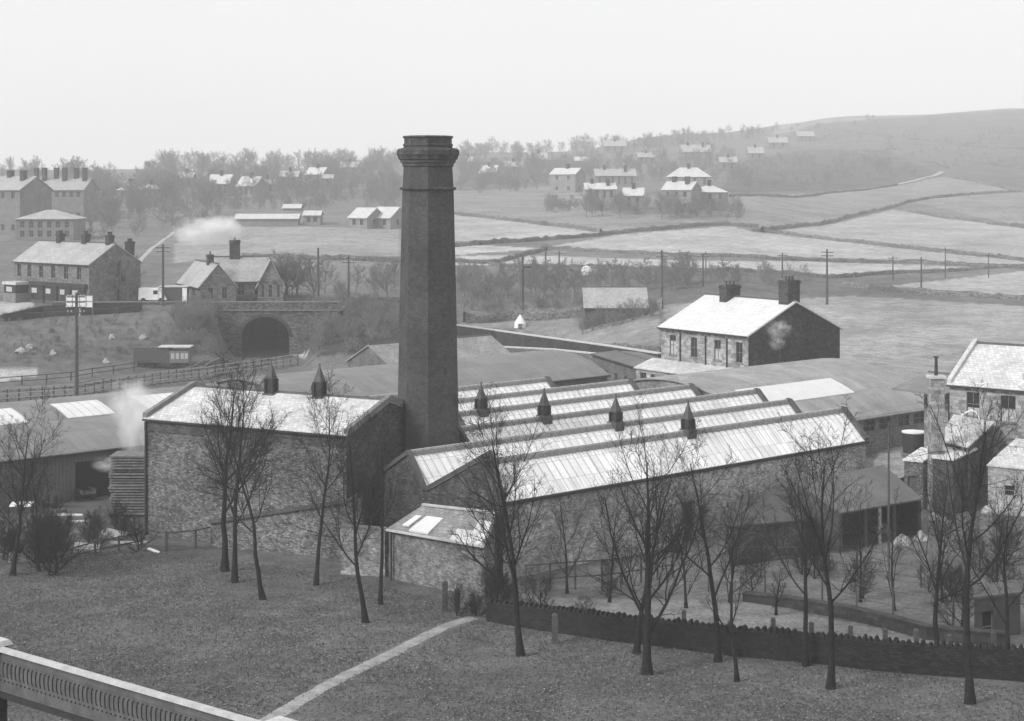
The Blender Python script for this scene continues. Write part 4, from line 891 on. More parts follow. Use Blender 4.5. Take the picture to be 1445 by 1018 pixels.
# field walls and hedges on the valley side
M_hedge = masonry('field_wall_stone', .12, .5, .4, .2, .7, .5, .1, .1)
def draped(name, label, cat, pts, h, th, mat, rag=.3, group=None, seed=1):
    """a ragged dry-stone field wall with brambles: a closed band draped over the ground"""
    P_ = []
    for a, b in zip(pts[:-1], pts[1:]):
        a = Vector(a); b = Vector(b); n = max(2, int((b - a).length / 1.3))
        for i in range(n): P_.append(a.lerp(b, i / n))
    P_.append(Vector(pts[-1])); r = np.random.default_rng(seed); co = []; n = len(P_)
    for i, p in enumerate(P_):
        d = P_[min(i + 1, n - 1)] - P_[max(i - 1, 0)]; d.z = 0; d.normalize(); s = Vector((d.y, -d.x, 0)); g = H1(p.x, p.y); hh_ = h * (1 + rag * r.normal()); hh_ = max(hh_, h * .45); t_ = th * (1 + rag * .7 * r.normal()); 
        for k, (a_, z) in enumerate(((-.6, -.6), (-.5, hh_ * .55), (-.28, hh_ * .93), (.0, hh_), (.28, hh_ * .93), (.5, hh_ * .55), (.6, -.6))):
            q = p + s * (t_ * a_ + .15 * rag * r.normal()); co.append((q.x, q.y, g + z))
    K = 7; fc = [(i * K + j, i * K + j + 1, (i + 1) * K + j + 1, (i + 1) * K + j) for i in range(n - 1) for j in range(K - 1)]
    o = mesh_np(name, np.array(co), np.array(fc), mat, smooth=False); auto_uv(o.data)
    return tag(o, label, cat, group)
lines = [
 ([(343, 364), (420, 366), (500, 368), (566, 370)], 2.0, 'field wall across the pasture behind the station building'),
 ([(640, 370), (700, 372), (760, 356), (771, 351)], 1.6, 'short field wall right of the mill chimney'),
 ([(640, 349), (720, 343), (807, 337), (863, 331), (950, 323), (1026, 318), (1070, 322)], 2.0, 'field wall rising from the mill chimney to the villas'),
 ([(1075, 328), (1106, 323), (1178, 314), (1218, 303), (1252, 295), (1282, 286), (1319, 280), (1372, 275), (1425, 272), (1500, 268)], 2.0, 'field wall climbing the hillside right of the villas'),
 ([(1284, 299), (1335, 309), (1385, 314), (1445, 322), (1520, 330)], 1.8, 'field wall running downhill to the right edge below the pale path'),
 ([(1060, 326), (1146, 336), (1213, 343), (1279, 351), (1345, 358), (1445, 369), (1540, 380)], 1.6, 'long field wall descending across the pale middle pastures'),
 ([(765, 351), (809, 354), (899, 359), (996, 363), (1080, 366), (1167, 369), (1266, 372), (1319, 373), (1445, 379), (1540, 383)], 1.5, 'long level field wall behind the row of poles'),
 ([(690, 375), (809, 378), (899, 381), (996, 385), (1077, 386), (1167, 392)], 1.5, 'field wall at the foot of the poles above the low roof'),
 ([(1167, 393), (1239, 388), (1319, 385), (1385, 380), (1445, 377)], 1.4, 'field wall branching up to the right behind the poles'),
 ([(1190, 404), (1233, 409), (1300, 415), (1386, 420), (1445, 424), (1540, 430)], 1.7, 'dark field wall edging the broad grey field'),
 ([(640, 303), (720, 312), (809, 322), (848, 328)], 1.8, 'field wall sloping down to the right below the lone white gabled villa'),
 ([(1030, 278), (1080, 277), (1173, 273), (1239, 266), (1266, 262)], 1.8, 'field wall under the dark wooded slope'),
 ([(1340, 250), (1385, 259), (1425, 269), (1480, 278)], 1.8, 'field wall running down from the white cottage path'),
 ([(730, 476), (790, 484), (860, 492), (935, 496)], 1.3, 'rough wall beside the railway left of the stone house'),
 ([(655, 455), (720, 452), (800, 449), (870, 444), (935, 436)], 3.0, 'hedge-grown wall below the low pale roof'),
]
lines += [([(1080, 209), (1200, 214), (1290, 226), (1338, 238)], 2.2, 'faint field wall over the top of the dark hillside'),
 ([(1150, 181), (1300, 198), (1380, 208), (1480, 214)], 2.2, 'faint field wall high on the right hill'),
 ([(1232, 164), (1250, 190), (1262, 212)], 2.2, 'faint wall running straight down the right hill'),
 ([(1345, 222), (1420, 236), (1500, 246)], 2.2, 'faint field wall at the right edge below the hilltop')]
for i, (pl, h, lab) in enumerate(lines): draped('field_wall', lab, 'field wall', [G(*p) for p in pl], h * .52, .7, M_hedge, .16, 'dry-stone walls between the fields', i)

# ------------------------------------------------------------------ railway
tr = lambda d: [GX(-60, d), GX(108, d + 5), GX(281, d + 19), GX(375, d + 34)]
for j, dd in enumerate((180, 186)):
    strip('track_bed', tr(dd), 3.2, M_ballast, .05, step=3)
    t = thing('railway_track', ['nearer', 'farther'][j] + ' railway track curving towards the bridge arch', 'railway track', tr(dd)[0], 0, 'railway tracks'); off = t.location; pts = tr(dd); Q = []
    for a, b in zip(pts[:-1], pts[1:]):
        for i in range(8): Q.append(a.lerp(b, i / 8))
    Q.append(pts[-1]); Q = [Vector((q.x, q.y, H1(q.x, q.y))) for q in Q]
    for s_ in (-.72, .72):
        m = MB()
        for a, b in zip(Q[:-1], Q[1:]): d = (b - a).normalized(); n_ = Vector((d.y, -d.x, 0)) * s_; m.beam(a + n_ + Vector((0, 0, .2)), b + n_ + Vector((0, 0, .2)), .08, .16)
        m.build('rail', M_rail, t, off)
    m = MB(); tot = 0
    for a, b in zip(Q[:-1], Q[1:]):
        n = int((b - a).length / .8)
        for i in range(n): p = a.lerp(b, i / n); d = (b - a).normalized(); n_ = Vector((d.y, -d.x, 0)) * 1.3; m.beam(p - n_ + Vector((0, 0, .08)), p + n_ + Vector((0, 0, .08)), .25, .12)
    m.build('sleepers', M_wood, t, off)
# road bridge
def road_bridge():
    d0 = 226.0; xl, xr = (196 - CX) / F * d0, (462 - CX) / F * d0; t = thing('road_bridge', 'stone road bridge with one round arch over the railway', 'bridge', (xl, d0, 0)); L = xr - xl
    ax0, ax1 = (341 - CX) / F * d0 - xl, (408 - CX) / F * d0 - xl; top = HC - (427 - HY) / F * d0; sp = 2.6; r = (ax1 - ax0) / 2; cx_ = (ax0 + ax1) / 2; n = 16; zk = .85
    for nm, y, flip in (('arch_face', 0.0, 1), ('back_face', 9.0, -1)):
        w = MB()
        w.poly([(0, y, -2), (ax0, y, -2), (ax0, y, top - 1.0), (0, y, top - 1.0)]); w.poly([(ax1, y, -2), (L, y, -2), (L, y, top - 1.0), (ax1, y, top - 1.0)])
        for i in range(n):
            a, b = math.pi * (1 - i / n), math.pi * (1 - (i + 1) / n); xa, xb = cx_ + r * math.cos(a), cx_ + r * math.cos(b)
            w.poly([(xa, y, sp + r * zk * math.sin(a)), (xb, y, sp + r * zk * math.sin(b)), (xb, y, top - 1.0), (xa, y, top - 1.0)])
        w.build(nm, M_ashlar_dark, t)
    s = MB()
    s.poly([(ax0, 0, -2), (ax0, 9, -2), (ax0, 9, sp), (ax0, 0, sp)]); s.poly([(ax1, 9, -2), (ax1, 0, -2), (ax1, 0, sp), (ax1, 9, sp)])
    for i in range(n):
        a, b = math.pi * (1 - i / n), math.pi * (1 - (i + 1) / n); s.poly([(cx_ + r * math.cos(a), 0, sp + r * zk * math.sin(a)), (cx_ + r * math.cos(a), 9, sp + r * zk * math.sin(a)), (cx_ + r * math.cos(b), 9, sp + r * zk * math.sin(b)), (cx_ + r * math.cos(b), 0, sp + r * zk * math.sin(b))])
    s.build('arch_lining', M_gable, t)
    v = MB()
    for i in range(n):
        a, b = math.pi * (1 - i / n), math.pi * (1 - (i + 1) / n); q = []
        for rr_ in (r, r + .5):
            for an in (a, b): q.append((cx_ + rr_ * math.cos(an), sp + rr_ * zk * math.sin(an)))
        v.hexa([(q[0][0], -.06, q[0][1]), (q[1][0], -.06, q[1][1]), (q[1][0], .02, q[1][1]), (q[0][0], .02, q[0][1])], [(q[2][0], -.06, q[2][1]), (q[3][0], -.06, q[3][1]), (q[3][0], .02, q[3][1]), (q[2][0], .02, q[2][1])])
    v.build('arch_ring', M_chimstack, t)
    MB().box(-12, L + 2, -.15, .35, top - .999, top).build('parapet', M_ashlar_dark, t); MB().box(-12, L + 2, 8.6, 9.05, top - .999, top).build('parapet', M_ashlar_dark, t)
    MB().box(-12, L + 2, -.22, .42, top + .001, top + .14).build('parapet_coping', M_coping, t)
    MB().box(-12, L + 2, -.2, -.151, top - 1.15, top - 1.0).build('string_course', M_coping, t)
    MB().box(-12, L + 2, .36, 8.59, top - 1.2, top - 1.002).build('deck', M_dirt, t)
road_bridge()

# ------------------------------------------------------------------ poles
def pole(px, yb, yt, label, arms=2, d=None, r=.14, name='telegraph_pole', group='telegraph poles across the valley'):
    g = GX(px, d) if d else G(px, yb); h = (HC - (yt - HY) / F * g.y) - g.z
    t = thing(name, label, 'pole', g, 0, group); MB().lathe(0, 0, [(r * 1.25, -.5), (r, h * .5), (r * .75, h)], 8).build('shaft', M_wood, t)
    for k in range(arms):
        z = h - .45 - k * .55; a = MB().box(-.95, .95, -r - .09, -r + .01, z - .06, z + .06).build('crossarm', M_wood, t)
        ins = MB()
        for xx in (-.85, -.5, .5, .85): ins.lathe(xx, -r - .04, [(.04, z + .06), (.06, z + .12), (.05, z + .24)], 6)
        ins.build('insulators', M_coping_pale, a)
    return t
pole(108, 0, 413, 'tall telegraph pole behind the left curved sheds', 4, d=172, r=.19)
pole(230, 427, 345, 'pole left of the station building on the bridge road', 2, d=224, r=.17)
pole(449, 424, 350, 'plain pole right of the station building at the bridge end', 0, d=232, r=.17)
pole(492, 0, 361, 'double-armed pole above the thicket right of the bridge', 2, d=236, r=.15)
pole(770, 402, 349, 'left pole of the close pair right of the mill chimney', 1)
pole(789, 406, 354, 'right pole of the close pair right of the mill chimney', 1)
pole(934, 424, 353, 'tall pole left of the stone house', 2, r=.17)
pole(992, 405, 358, 'pole behind the stone house roof', 1)
pole(996, 392, 355, 'farther slim pole close behind the pole at the stone house roof', 1, r=.1)
pole(1104, 392, 357, 'pole above the right chimney of the stone house', 1)
pole(1167, 430, 352, 'tallest pole in the broad field right of the stone house', 2, r=.17)
pole(1260, 396, 361, 'slim pole second right of the stone house', 1, r=.12)
pole(1300, 415, 363, 'pole on the dark field wall at the right', 1)
pole(1334, 392, 349, 'thin pole right of the pole on the dark field wall', 1, r=.1)
pole(1395, 392, 357, 'farthest right thin pole', 1, r=.1)
pole(1254, 728, 596, 'slender pole rising through the open yard shed', 0, d=100, r=.07, group='service poles in the yard')
pole(689 + 560, 700, 640, 'x', 0, d=128, r=.05) if False else None
# railway signal
g = G(738, 440); st_ = thing('railway_signal', 'railway signal post with ladder and lamp beside the line', 'signal', g); h = (HC - (366 - HY) / F * g.y) - g.z
MB().lathe(0, 0, [(.16, -.3), (.1, h)], 8).build('post', M_iron, st_); MB().lathe(0, 0, [(.2, h), (.12, h + .25), (.03, h + .6)], 8).build('finial', M_iron, st_)
MB().box(-.12, 1.4, -.16, -.12, h - 1.4, h - 1.1).build('signal_arm', M_iron, st_); MB().box(-.2, .2, -.3, .12, h - 1.9, h - 1.5).build('lamp', M_iron, st_)
ld = MB().beam((-.5, 0, 0), (-.18, 0, h - 1.5), .05).beam((-.2, -.3, 0), (-.1, -.3, h - 1.5), .05)
ld.build('ladder', M_iron, st_)
g = G(734, 461); o = thing('lamp_hut', 'small white conical lamp hut beside the railway', 'hut', g); MB().lathe(0, 0, [(.95, -.2), (.9, .5), (.55, 1.1), (.12, 1.7), (.05, 1.8)], 10).build('cover', M_white, o); MB().box(-.3, .3, -1.0, -.8, -.2, .5).build('door', M_frame, o)
g = G(827, 389); tag(MB().lathe(0, 0, [(.05, -.2), (.75, .1), (1.0, .8), (.8, 1.5), (.1, 1.8)], 12).build('white_tank', M_white), 'round white tank on the field edge above the low pale roof', 'tank').location = g

# ------------------------------------------------------------------ shops, station and the far houses
T_a = PZ(20, 369, 12.6); dt = math.radians(-38); 
def px_of(p): return CX + F * p.x / p.y
ut = Vector((math.cos(dt), math.sin(dt), 0)); Lt = min(np.linspace(6, 30, 500), key=lambda s: abs(px_of(T_a + ut * s) - 126)); vt = Vector((-ut.y, ut.x, 0))
Dt = min(np.linspace(4, 18, 500), key=lambda s: abs(px_of(T_a + ut * Lt + vt * s) - 198))
print('terrace', Lt, Dt, T_a)
sh = gable_house('shop_terrace', 'row of stone shops with four chimneys at the road above the railway', 'shop', T_a, T_a + ut * Lt, Dt, 12.6, 15.3, 6.8, M_terrace, M_slate_far,
            front=[(Lt * f - .45, Lt * f + .45, 3.7, 5.4) for f in (.07, .21, .37, .53, .70, .87)], right=[(Dt * .62, Dt * .62 + .9, 3.2, 5.0)],
            chim=[(Lt * f, Dt * .5, 1.35, .8, .95) for f in (.28, .62, .93)] + [(Lt - .6, Dt * .84, .35, .9, 1.0, 6.3)], over=.25)
MB().tube([(Lt + .08, Dt * .56, 6), (Lt + .08, Dt * .56, 0)], .1).build('drainpipe', M_iron, sh)
fs = MB().box(Lt * .24, Lt * .98, -.5, -.02, 2.6, 3.1).build('shop_fascia', M_iron, sh)
for a_, b_ in ((.26, .42), (.45, .6), (.64, .78), (.8, .96)):
    sw = MB().box(Lt * a_, Lt * b_, -.35, -.02, .5, 2.55).build('shop_window', M_pane, sh)
    MB().box(Lt * a_ - .05, Lt * b_ + .05, -.38, -.01, .0, .5).build('stall_riser', M_wood, sw); MB().box(Lt * a_ + .2, Lt * (a_ + b_) / 2, -.39, -.36, 1.5, 2.2).build('notice', M_blind, sw)
bay = MB(); bay.box(Lt * .03, Lt * .2, -2.2, -.02, -1.2, 1.4).build('bay_front', M_coping, sh); MB().box(Lt * .035, Lt * .195, -2.15, -.02, 1.402, 2.6).build('bay_window', M_pane, sh); MB().box(Lt * .02, Lt * .21, -2.3, -.02, 2.602, 3.0).build('bay_cornice', M_coping_pale, sh)
MB().box(Lt * .07, Lt * .15, -2.19, -2.16, 1.6, 2.3).build('notice', M_blind, sh)
# billboard
g = GX(112, 219.5); bb = thing('billboard', 'pale double-sided billboard on timber legs before the shops', 'billboard', g); wbb = 38 / F * g.y; hb = (HC - (417 - HY) / F * g.y) - g.z; zb_ = (HC - (434 - HY) / F * g.y) - g.z
MB().box(-wbb / 2, wbb / 2, -.06, .06, zb_, hb).build('board', M_white, bb)
fr = MB()
for i in range(5): x = -wbb / 2 + wbb * i / 4; fr.box(x - .04, x + .04, -.1, -.061, zb_, hb)
for z in (zb_, (zb_ + hb) / 2, hb): fr.box(-wbb / 2, wbb / 2, -.12, -.101, z - .04, z + .04)
fr.build('battens', M_frame, bb)
for x in (-wbb / 2 + .1, 0, wbb / 2 - .1): MB().box(x - .09, x + .09, .062, .22, -.6, zb_ + .3).build('leg', M_wood_pale, bb)
fence('roadside_fence', 'low rail fence with white topped posts at the edge of the bridge road', [GX(5, 216), GX(60, 217.5), GX(130, 219), GX(200, 221)], 1.0, 3.4, 1, M_wood, .13)
rw = [(200, 428, 221), (130, 429, 220.5), (60, 433, 219), (20, 442, 216), (-30, 452, 213)]
rp = [PD(*q) for q in rw]; solid_wall('roadside_wall', 'dark retaining wall along the road edge below the shops', 'wall', [(p.x, p.y) for p in rp], [p.z for p in rp], M_gable, .5, M_gable, .12, ground=False, base=-2.0)
# station building
S0 = PZ(318, 407, 10.4); S0 = Vector(((318 - CX) / F * 233, 233, 0)); us = Vector((math.cos(math.radians(8)), math.sin(math.radians(8)), 0))
s_ = gable_house('station_building', 'stone station building with steep slate roofs and tall chimney', 'station', Vector(((300 - CX) / F * 234, 234, 0)), Vector(((386 - CX) / F * 236, 236, 0)), 8, 9.8, 13.0, 7.0, M_terrace, M_slate_far,
            front=[(1.6, 2.6, .8, 2.4), (3.6, 4.5, .8, 2.4), (6, 7, .8, 2.4)], chim=[(3.4, 4, 2.6, 1.5, 1.0)], over=.3, pots=1)
gable_house('station_wing', 'gabled wing at the left end of the station building', 'station', Vector(((252 - CX) / F * 240, 240, 0)), Vector(((282 - CX) / F * 229, 229, 0)), 5.2, 9.4, 12.4, 7.0, M_terrace, M_slate_far, right=[(1.2, 1.9, .6, 2.2), (3.2, 3.9, .6, 2.2)], chim=[(8.0, 2.6, 1.3, 1.1, .8)], over=.3, pots=1)
gable_house('station_wing', 'gabled wing with three lancet windows at the right end of the station', 'station', Vector(((362 - CX) / F * 246, 246, 0)), Vector(((364 - CX) / F * 233, 233, 0)), 3.6, 9.4, 12.9, 7.0, M_terrace, M_slate_far, right=[(.5, .9, .6, 2.6), (1.5, 2.0, .6, 3.0), (2.7, 3.1, .6, 2.6)], over=.35)
# parked vans left of the station
def van(px, d, rz, label):
    g = GX(px, d); t = thing('parked_van', label, 'van', g, rz, 'white vans by the station')
    MB().hexa([(-1.9, -.8, .45), (.9, -.8, .45), (.9, .8, .45), (-1.9, .8, .45)], [(-1.85, -.75, 2.1), (.85, -.75, 2.1), (.85, .75, 2.1), (-1.85, .75, 2.1)]).build('body', M_white, t)
    MB().hexa([(.902, -.75, .45), (2.0, -.7, .45), (2.0, .7, .45), (.902, .75, .45)], [(.902, -.7, 1.7), (1.5, -.6, 1.3), (1.5, .6, 1.3), (.902, .7, 1.7)]).build('bonnet', M_white, t)
    MB().box(.2, .8, -.79, -.76, 1.25, 1.8).build('side_window', M_pane, t)
    for x in (-1.2, 1.3):
        for s in (-1, 1): w = MB(); w.lathe(0, 0, [(.38, -.1), (.38, .1)], 14); o = w.build('wheel', M_iron, t); o.rotation_euler = (math.pi / 2, 0, 0); o.location = (x, s * .72, .38)
van(216, 230, 0, 'white van with dark side window left of the lamp pole'); 
g = GX(246, 231); hu = thing('platform_hut', 'low white and dark hut between the pole and the station', 'hut', g)
MB().box(-1.9, 1.9, -.8, .8, -.3, 2.1).build('wall', M_wood, hu); MB().box(-2.1, 2.1, -.95, .95, 2.1, 2.25).build('roof', M_coping_pale, hu); MB().box(1.3, 1.95, -.86, -.81, 0, 2.0).build('door', M_white, hu); MB().box(-1.95, -1.5, -.86, -.81, 0, 2.0).build('door', M_white, hu)
# low roof in middle distance
c_ = PZ(827, 432, 7.6); d_ = PZ(916, 424, 7.6)
gable_house('field_barn', 'low pale-roofed barn in the trees left of the stone house', 'barn', GX(825, 238.5), GX(914, 238.5), 8.0, 5.7, 8.3, 3.2, M_ashlar_dark, M_slate_far, over=.3)

FH = [  # left px, right px, base y, eave y, ridge y, hip, yaw deg, n windows, depth m, label, chimneys, bright
 (776, 812, 272, 246, 238, 0, -28, 2, 9, 'white gabled villa standing alone left of the row of villas', 1, 1),
 (840, 898, 263, 248, 239, 0, 4, 6, 8, 'long upper terrace behind the lower villas', 2, 0),
 (826, 870, 283, 267, 259, 0, 3, 4, 8, 'bright roofed cottage row at the left of the villas', 2, 1),
 (879, 908, 297, 276, 266, 0, -6, 2, 8, 'small bright roofed villa second from the left', 1, 1),
 (934, 975, 298, 268, 257, 0, -22, 3, 11, 'tall gabled villa in the middle of the cluster', 2, 1),
 (944, 1003, 264, 249, 237, 1, 0, 4, 9, 'upper hipped villa with one tall stack', 1, 1),
 (977, 1027, 296, 271, 262, 1, -4, 3, 10, 'pale hipped villa at the right end of the cluster', 1, 1),
 (962, 1003, 226, 214, 205, 0, 2, 4, 9, 'high villa below the skyline wood', 2, 0),
 (806, 838, 208, 200, 194, 0, 0, 3, 9, 'house with two chimneys on the skyline', 2, 0),
 (811, 829, 236, 227, 222, 0, 3, 2, 7, 'little bright roofed cottage above the white gabled villa', 0, 1),
 (745, 772, 238, 225, 216, 0, -5, 3, 8, 'faint house half hidden on the wooded slope right of the chimney', 1, 0),
 (1056, 1078, 226, 216, 208, 0, 0, 2, 8, 'faint villa on the slope right of the high villa', 1, 0),
 (1085, 1112, 210, 201, 194, 0, 3, 2, 8, 'faint hillside farmhouse under the skyline', 1, 0),
 (676, 700, 258, 244, 234, 0, -12, 2, 8, 'pale gabled house just right of the mill chimney crown', 1, 1),
 (852, 884, 216, 206, 199, 0, 0, 3, 8, 'faint house among the skyline trees', 1, 0),
 (22, 104, 340, 309, 297, 1, 2, 6, 12, 'square hipped house on the slope above the shops', 0, 0),
 (32, 118, 312, 268, 252, 0, -3, 8, 14, 'big institution with a crowd of chimneys at the left', 6, 0),
 (-20, 28, 330, 268, 250, 0, -22, 3, 12, 'gabled left wing of the big institution', 2, 0),
 (165, 193, 282, 268, 259, 1, -4, 2, 9, 'left house of the hipped pair in the wood', 1, 0),
 (196, 226, 284, 267, 260, 1, 3, 3, 9, 'right house of the hipped pair in the wood', 1, 0),
 (294, 324, 276, 259, 247, 0, -4, 3, 8, 'bright gabled villa left on the wooded slope', 1, 1),
 (334, 361, 278, 262, 250, 0, -20, 3, 8, 'twin gabled villa right on the wooded slope', 1, 1),
 (394, 420, 266, 250, 242, 0, -4, 3, 8, 'villa with pale roof left of the chimney, lower one', 1, 0),
 (431, 455, 264, 246, 237, 0, -18, 2, 8, 'villa with steep bright roof left of the mill chimney', 1, 1),
 (455, 470, 268, 252, 247, 0, 0, 1, 7, 'small annexe beside the steep bright roofed villa', 0, 0),
 (332, 421, 319, 309, 303, 0, 3, 9, 6, 'long low pavilion with white roof on the left pasture', 0, 1),
 (399, 424, 298, 294, 290, 0, 0, 2, 6, 'small flat white-roofed hut above the long pavilion', 0, 1),
 (428, 452, 318, 304, 299, 0, 0, 2, 6, 'square white hut right of the long pavilion', 0, 1),
 (492, 518, 322, 307, 294, 0, -30, 2, 8, 'left half of the paired low gabled cottages', 0, 1),
 (521, 551, 322, 307, 293, 0, -30, 2, 8, 'right half of the paired low gabled cottages', 0, 1),
 (524, 548, 238, 229, 222, 0, -10, 2, 8, 'faint gabled house near the skyline left of the chimney crown', 1, 0),
 (366, 388, 272, 260, 253, 0, 6, 2, 8, 'faint house among the trees right of the twin gabled villa', 1, 0),
 (250, 272, 262, 251, 244, 0, 0, 2, 8, 'faint house among the trees left of the bright gabled villa', 1, 0),
 (650, 672, 238, 228, 221, 0, 4, 2, 8, 'faint house peeping over the wood beside the chimney crown', 1, 0),
 (712, 738, 246, 235, 228, 0, 5, 3, 8, 'faint pale house in the wood above the white gabled villa', 1, 0),
 (900, 925, 232, 222, 216, 0, 0, 3, 8, 'faint house left of the high villa', 1, 0),
 (1015, 1040, 240, 229, 222, 0, -6, 2, 8, 'faint house right of the upper hipped villa', 1, 0),
 (1125, 1150, 200, 192, 186, 0, 2, 2, 8, 'faint farm near the right skyline', 0, 0),
 (480, 505, 246, 236, 229, 0, 0, 2, 8, 'faint house in the wood above the paired cottages', 1, 0),
]
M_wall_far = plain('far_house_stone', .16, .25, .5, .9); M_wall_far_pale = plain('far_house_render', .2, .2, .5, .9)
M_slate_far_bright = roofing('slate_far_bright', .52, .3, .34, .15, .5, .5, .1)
for (pl, pr, yb, ye, yr_, hip, yaw, nw, D_, lab, nch, br) in FH:
    g = G((pl + pr) / 2, yb); d = g.y; s = d / F; a = math.radians(yaw); w_ = (pr - pl) * s
    ux = Vector((math.cos(a), math.sin(a), 0)); A_ = Vector(((pl - CX) * s, d, 0))
    Lw_ = min(np.linspace(w_ * .7, w_ * 1.6, 200), key=lambda q: abs(px_of(A_ + ux * q) - pr)) if abs(yaw) < 60 else w_
    ez = HC - (ye - HY) * s; rz_ = HC - (yr_ - HY) * (d + D_ / 2) / F; rz_ = max(rz_, ez + 1.0); base = g.z; zz = ez - base
    fl = []
    if zz > 4.2: fl = [(.9, 2.3), (zz - 2.0, zz - .6)]
    elif zz > 2.2: fl = [(.8, zz - .5)]
    fr_ = [q for f in fl for q in row_windows(Lw_, nw, f[0], f[1], 1.0, .5)]
    rw = [(D_ * .35, D_ * .35 + 1, f[0], f[1]) for f in fl[:1]]
    ch_ = [(Lw_ * (k + .5) / nch, D_ / 2 - (k % 2) * 1.5, 1.6 if nch < 4 else 3.0, 1.1, 1.5) for k in range(nch)]
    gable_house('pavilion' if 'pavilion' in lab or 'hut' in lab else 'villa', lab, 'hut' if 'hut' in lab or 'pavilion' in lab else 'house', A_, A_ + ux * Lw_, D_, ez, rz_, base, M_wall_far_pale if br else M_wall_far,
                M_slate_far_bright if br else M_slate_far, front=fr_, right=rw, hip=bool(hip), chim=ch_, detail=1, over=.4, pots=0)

# ------------------------------------------------------------------ woods on the valley side: every tree its own object, from a few grown kinds
def proto(seed, **kw):
    t = thing('bare_tree', 'x', 'tree'); (v, f), (v2, f2) = tree_meshes(seed, 10, .22, **kw)
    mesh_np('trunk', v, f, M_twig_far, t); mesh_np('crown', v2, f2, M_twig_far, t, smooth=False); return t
PR = [proto(100 + i, fork=(.12, .2, .26, .16, .1)[i], limbs=(14, 13, 12, 15, 16)[i], spread=(.55, .5, .52, .58, .62)[i], counts=(8, 7, 2), twig=.03, lang=1.0, leader=.8) for i in range(5)]
SH = [proto(120 + i, fork=.03, limbs=20, spread=.7, counts=(8, 7, 2), twig=.022, lang=1.05, leader=.75) for i in range(3)]
def near_shrub(seed):
    t = thing('bush', 'x', 'bush'); (v, f), (v2, f2) = tree_meshes(seed, 10, .2, fork=.03, limbs=18, spread=.7, counts=(8, 7, 3), twig=.02, lang=1.05, leader=.75)
    mesh_np('stems', v, f, M_bark, t); mesh_np('crown', v2, f2, M_twig, t, smooth=False); return t
NS = [near_shrub(140 + i) for i in range(3)]
used = set(); ORD = ['leftmost', 'second', 'third', 'fourth', 'fifth', 'sixth', 'seventh', 'eighth', 'ninth', 'tenth', 'eleventh', 'twelfth', 'thirteenth', 'fourteenth', 'fifteenth', 'sixteenth', 'seventeenth', 'eighteenth', 'nineteenth', 'twentieth']
def far_tree(g, h, label, group, shrub=False, seed=0):
    pool = (NS if g.y < 125 else SH) if shrub else PR; i = seed % len(pool); p = pool[i]
    if id(p) in used: t = copy_tree(p)
    else: t = p; used.add(id(p))
    t.location = g; s = h / 10; t.scale = (s * (1 + .25 * math.sin(seed * 2.1)), s * (1 + .25 * math.sin(seed * 1.3)), s); t.rotation_euler = (0, 0, seed * 1.37)
    t.name = 'bush' if shrub else 'bare_tree'
    tag(t, label, 'bush' if shrub else 'tree', group); return t
rt = random.Random(5); cnt = 0
def feet(region, n, gen):
    xs = [p[0] for p in region]; ys = [p[1] for p in region]; out = []; tries = 0
    while len(out) < n and tries < n * 60:
        tries += 1; x = gen.uniform(min(xs), max(xs)); y = gen.uniform(min(ys), max(ys))
        if bool(inpoly(np.array([x]), np.array([y]), region)[0]): g = G(x, y); g.z -= .1; out.append((x, g))
    return sorted(out, key=lambda q: q[0])
def wood(region, n, h0, h1, label, group, shrub=False):
    """region: polygon of tree feet in the photo; n trees"""
    global cnt
    for k, (x, g) in enumerate(feet(region, n, rt)):
        lab = label + (', leftmost of its group' if k == 0 else ', %s from the left' % ORD[k])
        far_tree(g, rt.uniform(h0, h1), lab, group, shrub, cnt); cnt += 1
# single-mesh trees standing at the wood edge; the far-off woods repeat their shape
def wood_kind(seed, px, py, label, **kw):
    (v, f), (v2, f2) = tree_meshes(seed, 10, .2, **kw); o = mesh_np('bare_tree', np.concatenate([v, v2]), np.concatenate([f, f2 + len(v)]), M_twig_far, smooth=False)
    g = G(px, py); o.location = g; return tag(o, label, 'tree', 'single trees at the wood edges')
WK = [wood_kind(201, 478, 272, 'broad bare tree at the right edge of the left wood', fork=.08, limbs=14, spread=.6, counts=(7, 6, 2), twig=.035, lang=1.05, leader=.78),
      wood_kind(202, 730, 262, 'broad bare tree standing alone above the chimney crown right side', fork=.15, limbs=12, spread=.62, counts=(7, 6, 2), twig=.035, lang=1.0, leader=.8),
      wood_kind(203, 1052, 268, 'broad bare tree at the foot of the dark hillside', fork=.05, limbs=15, spread=.55, counts=(7, 6, 2), twig=.035, lang=1.1, leader=.72)]
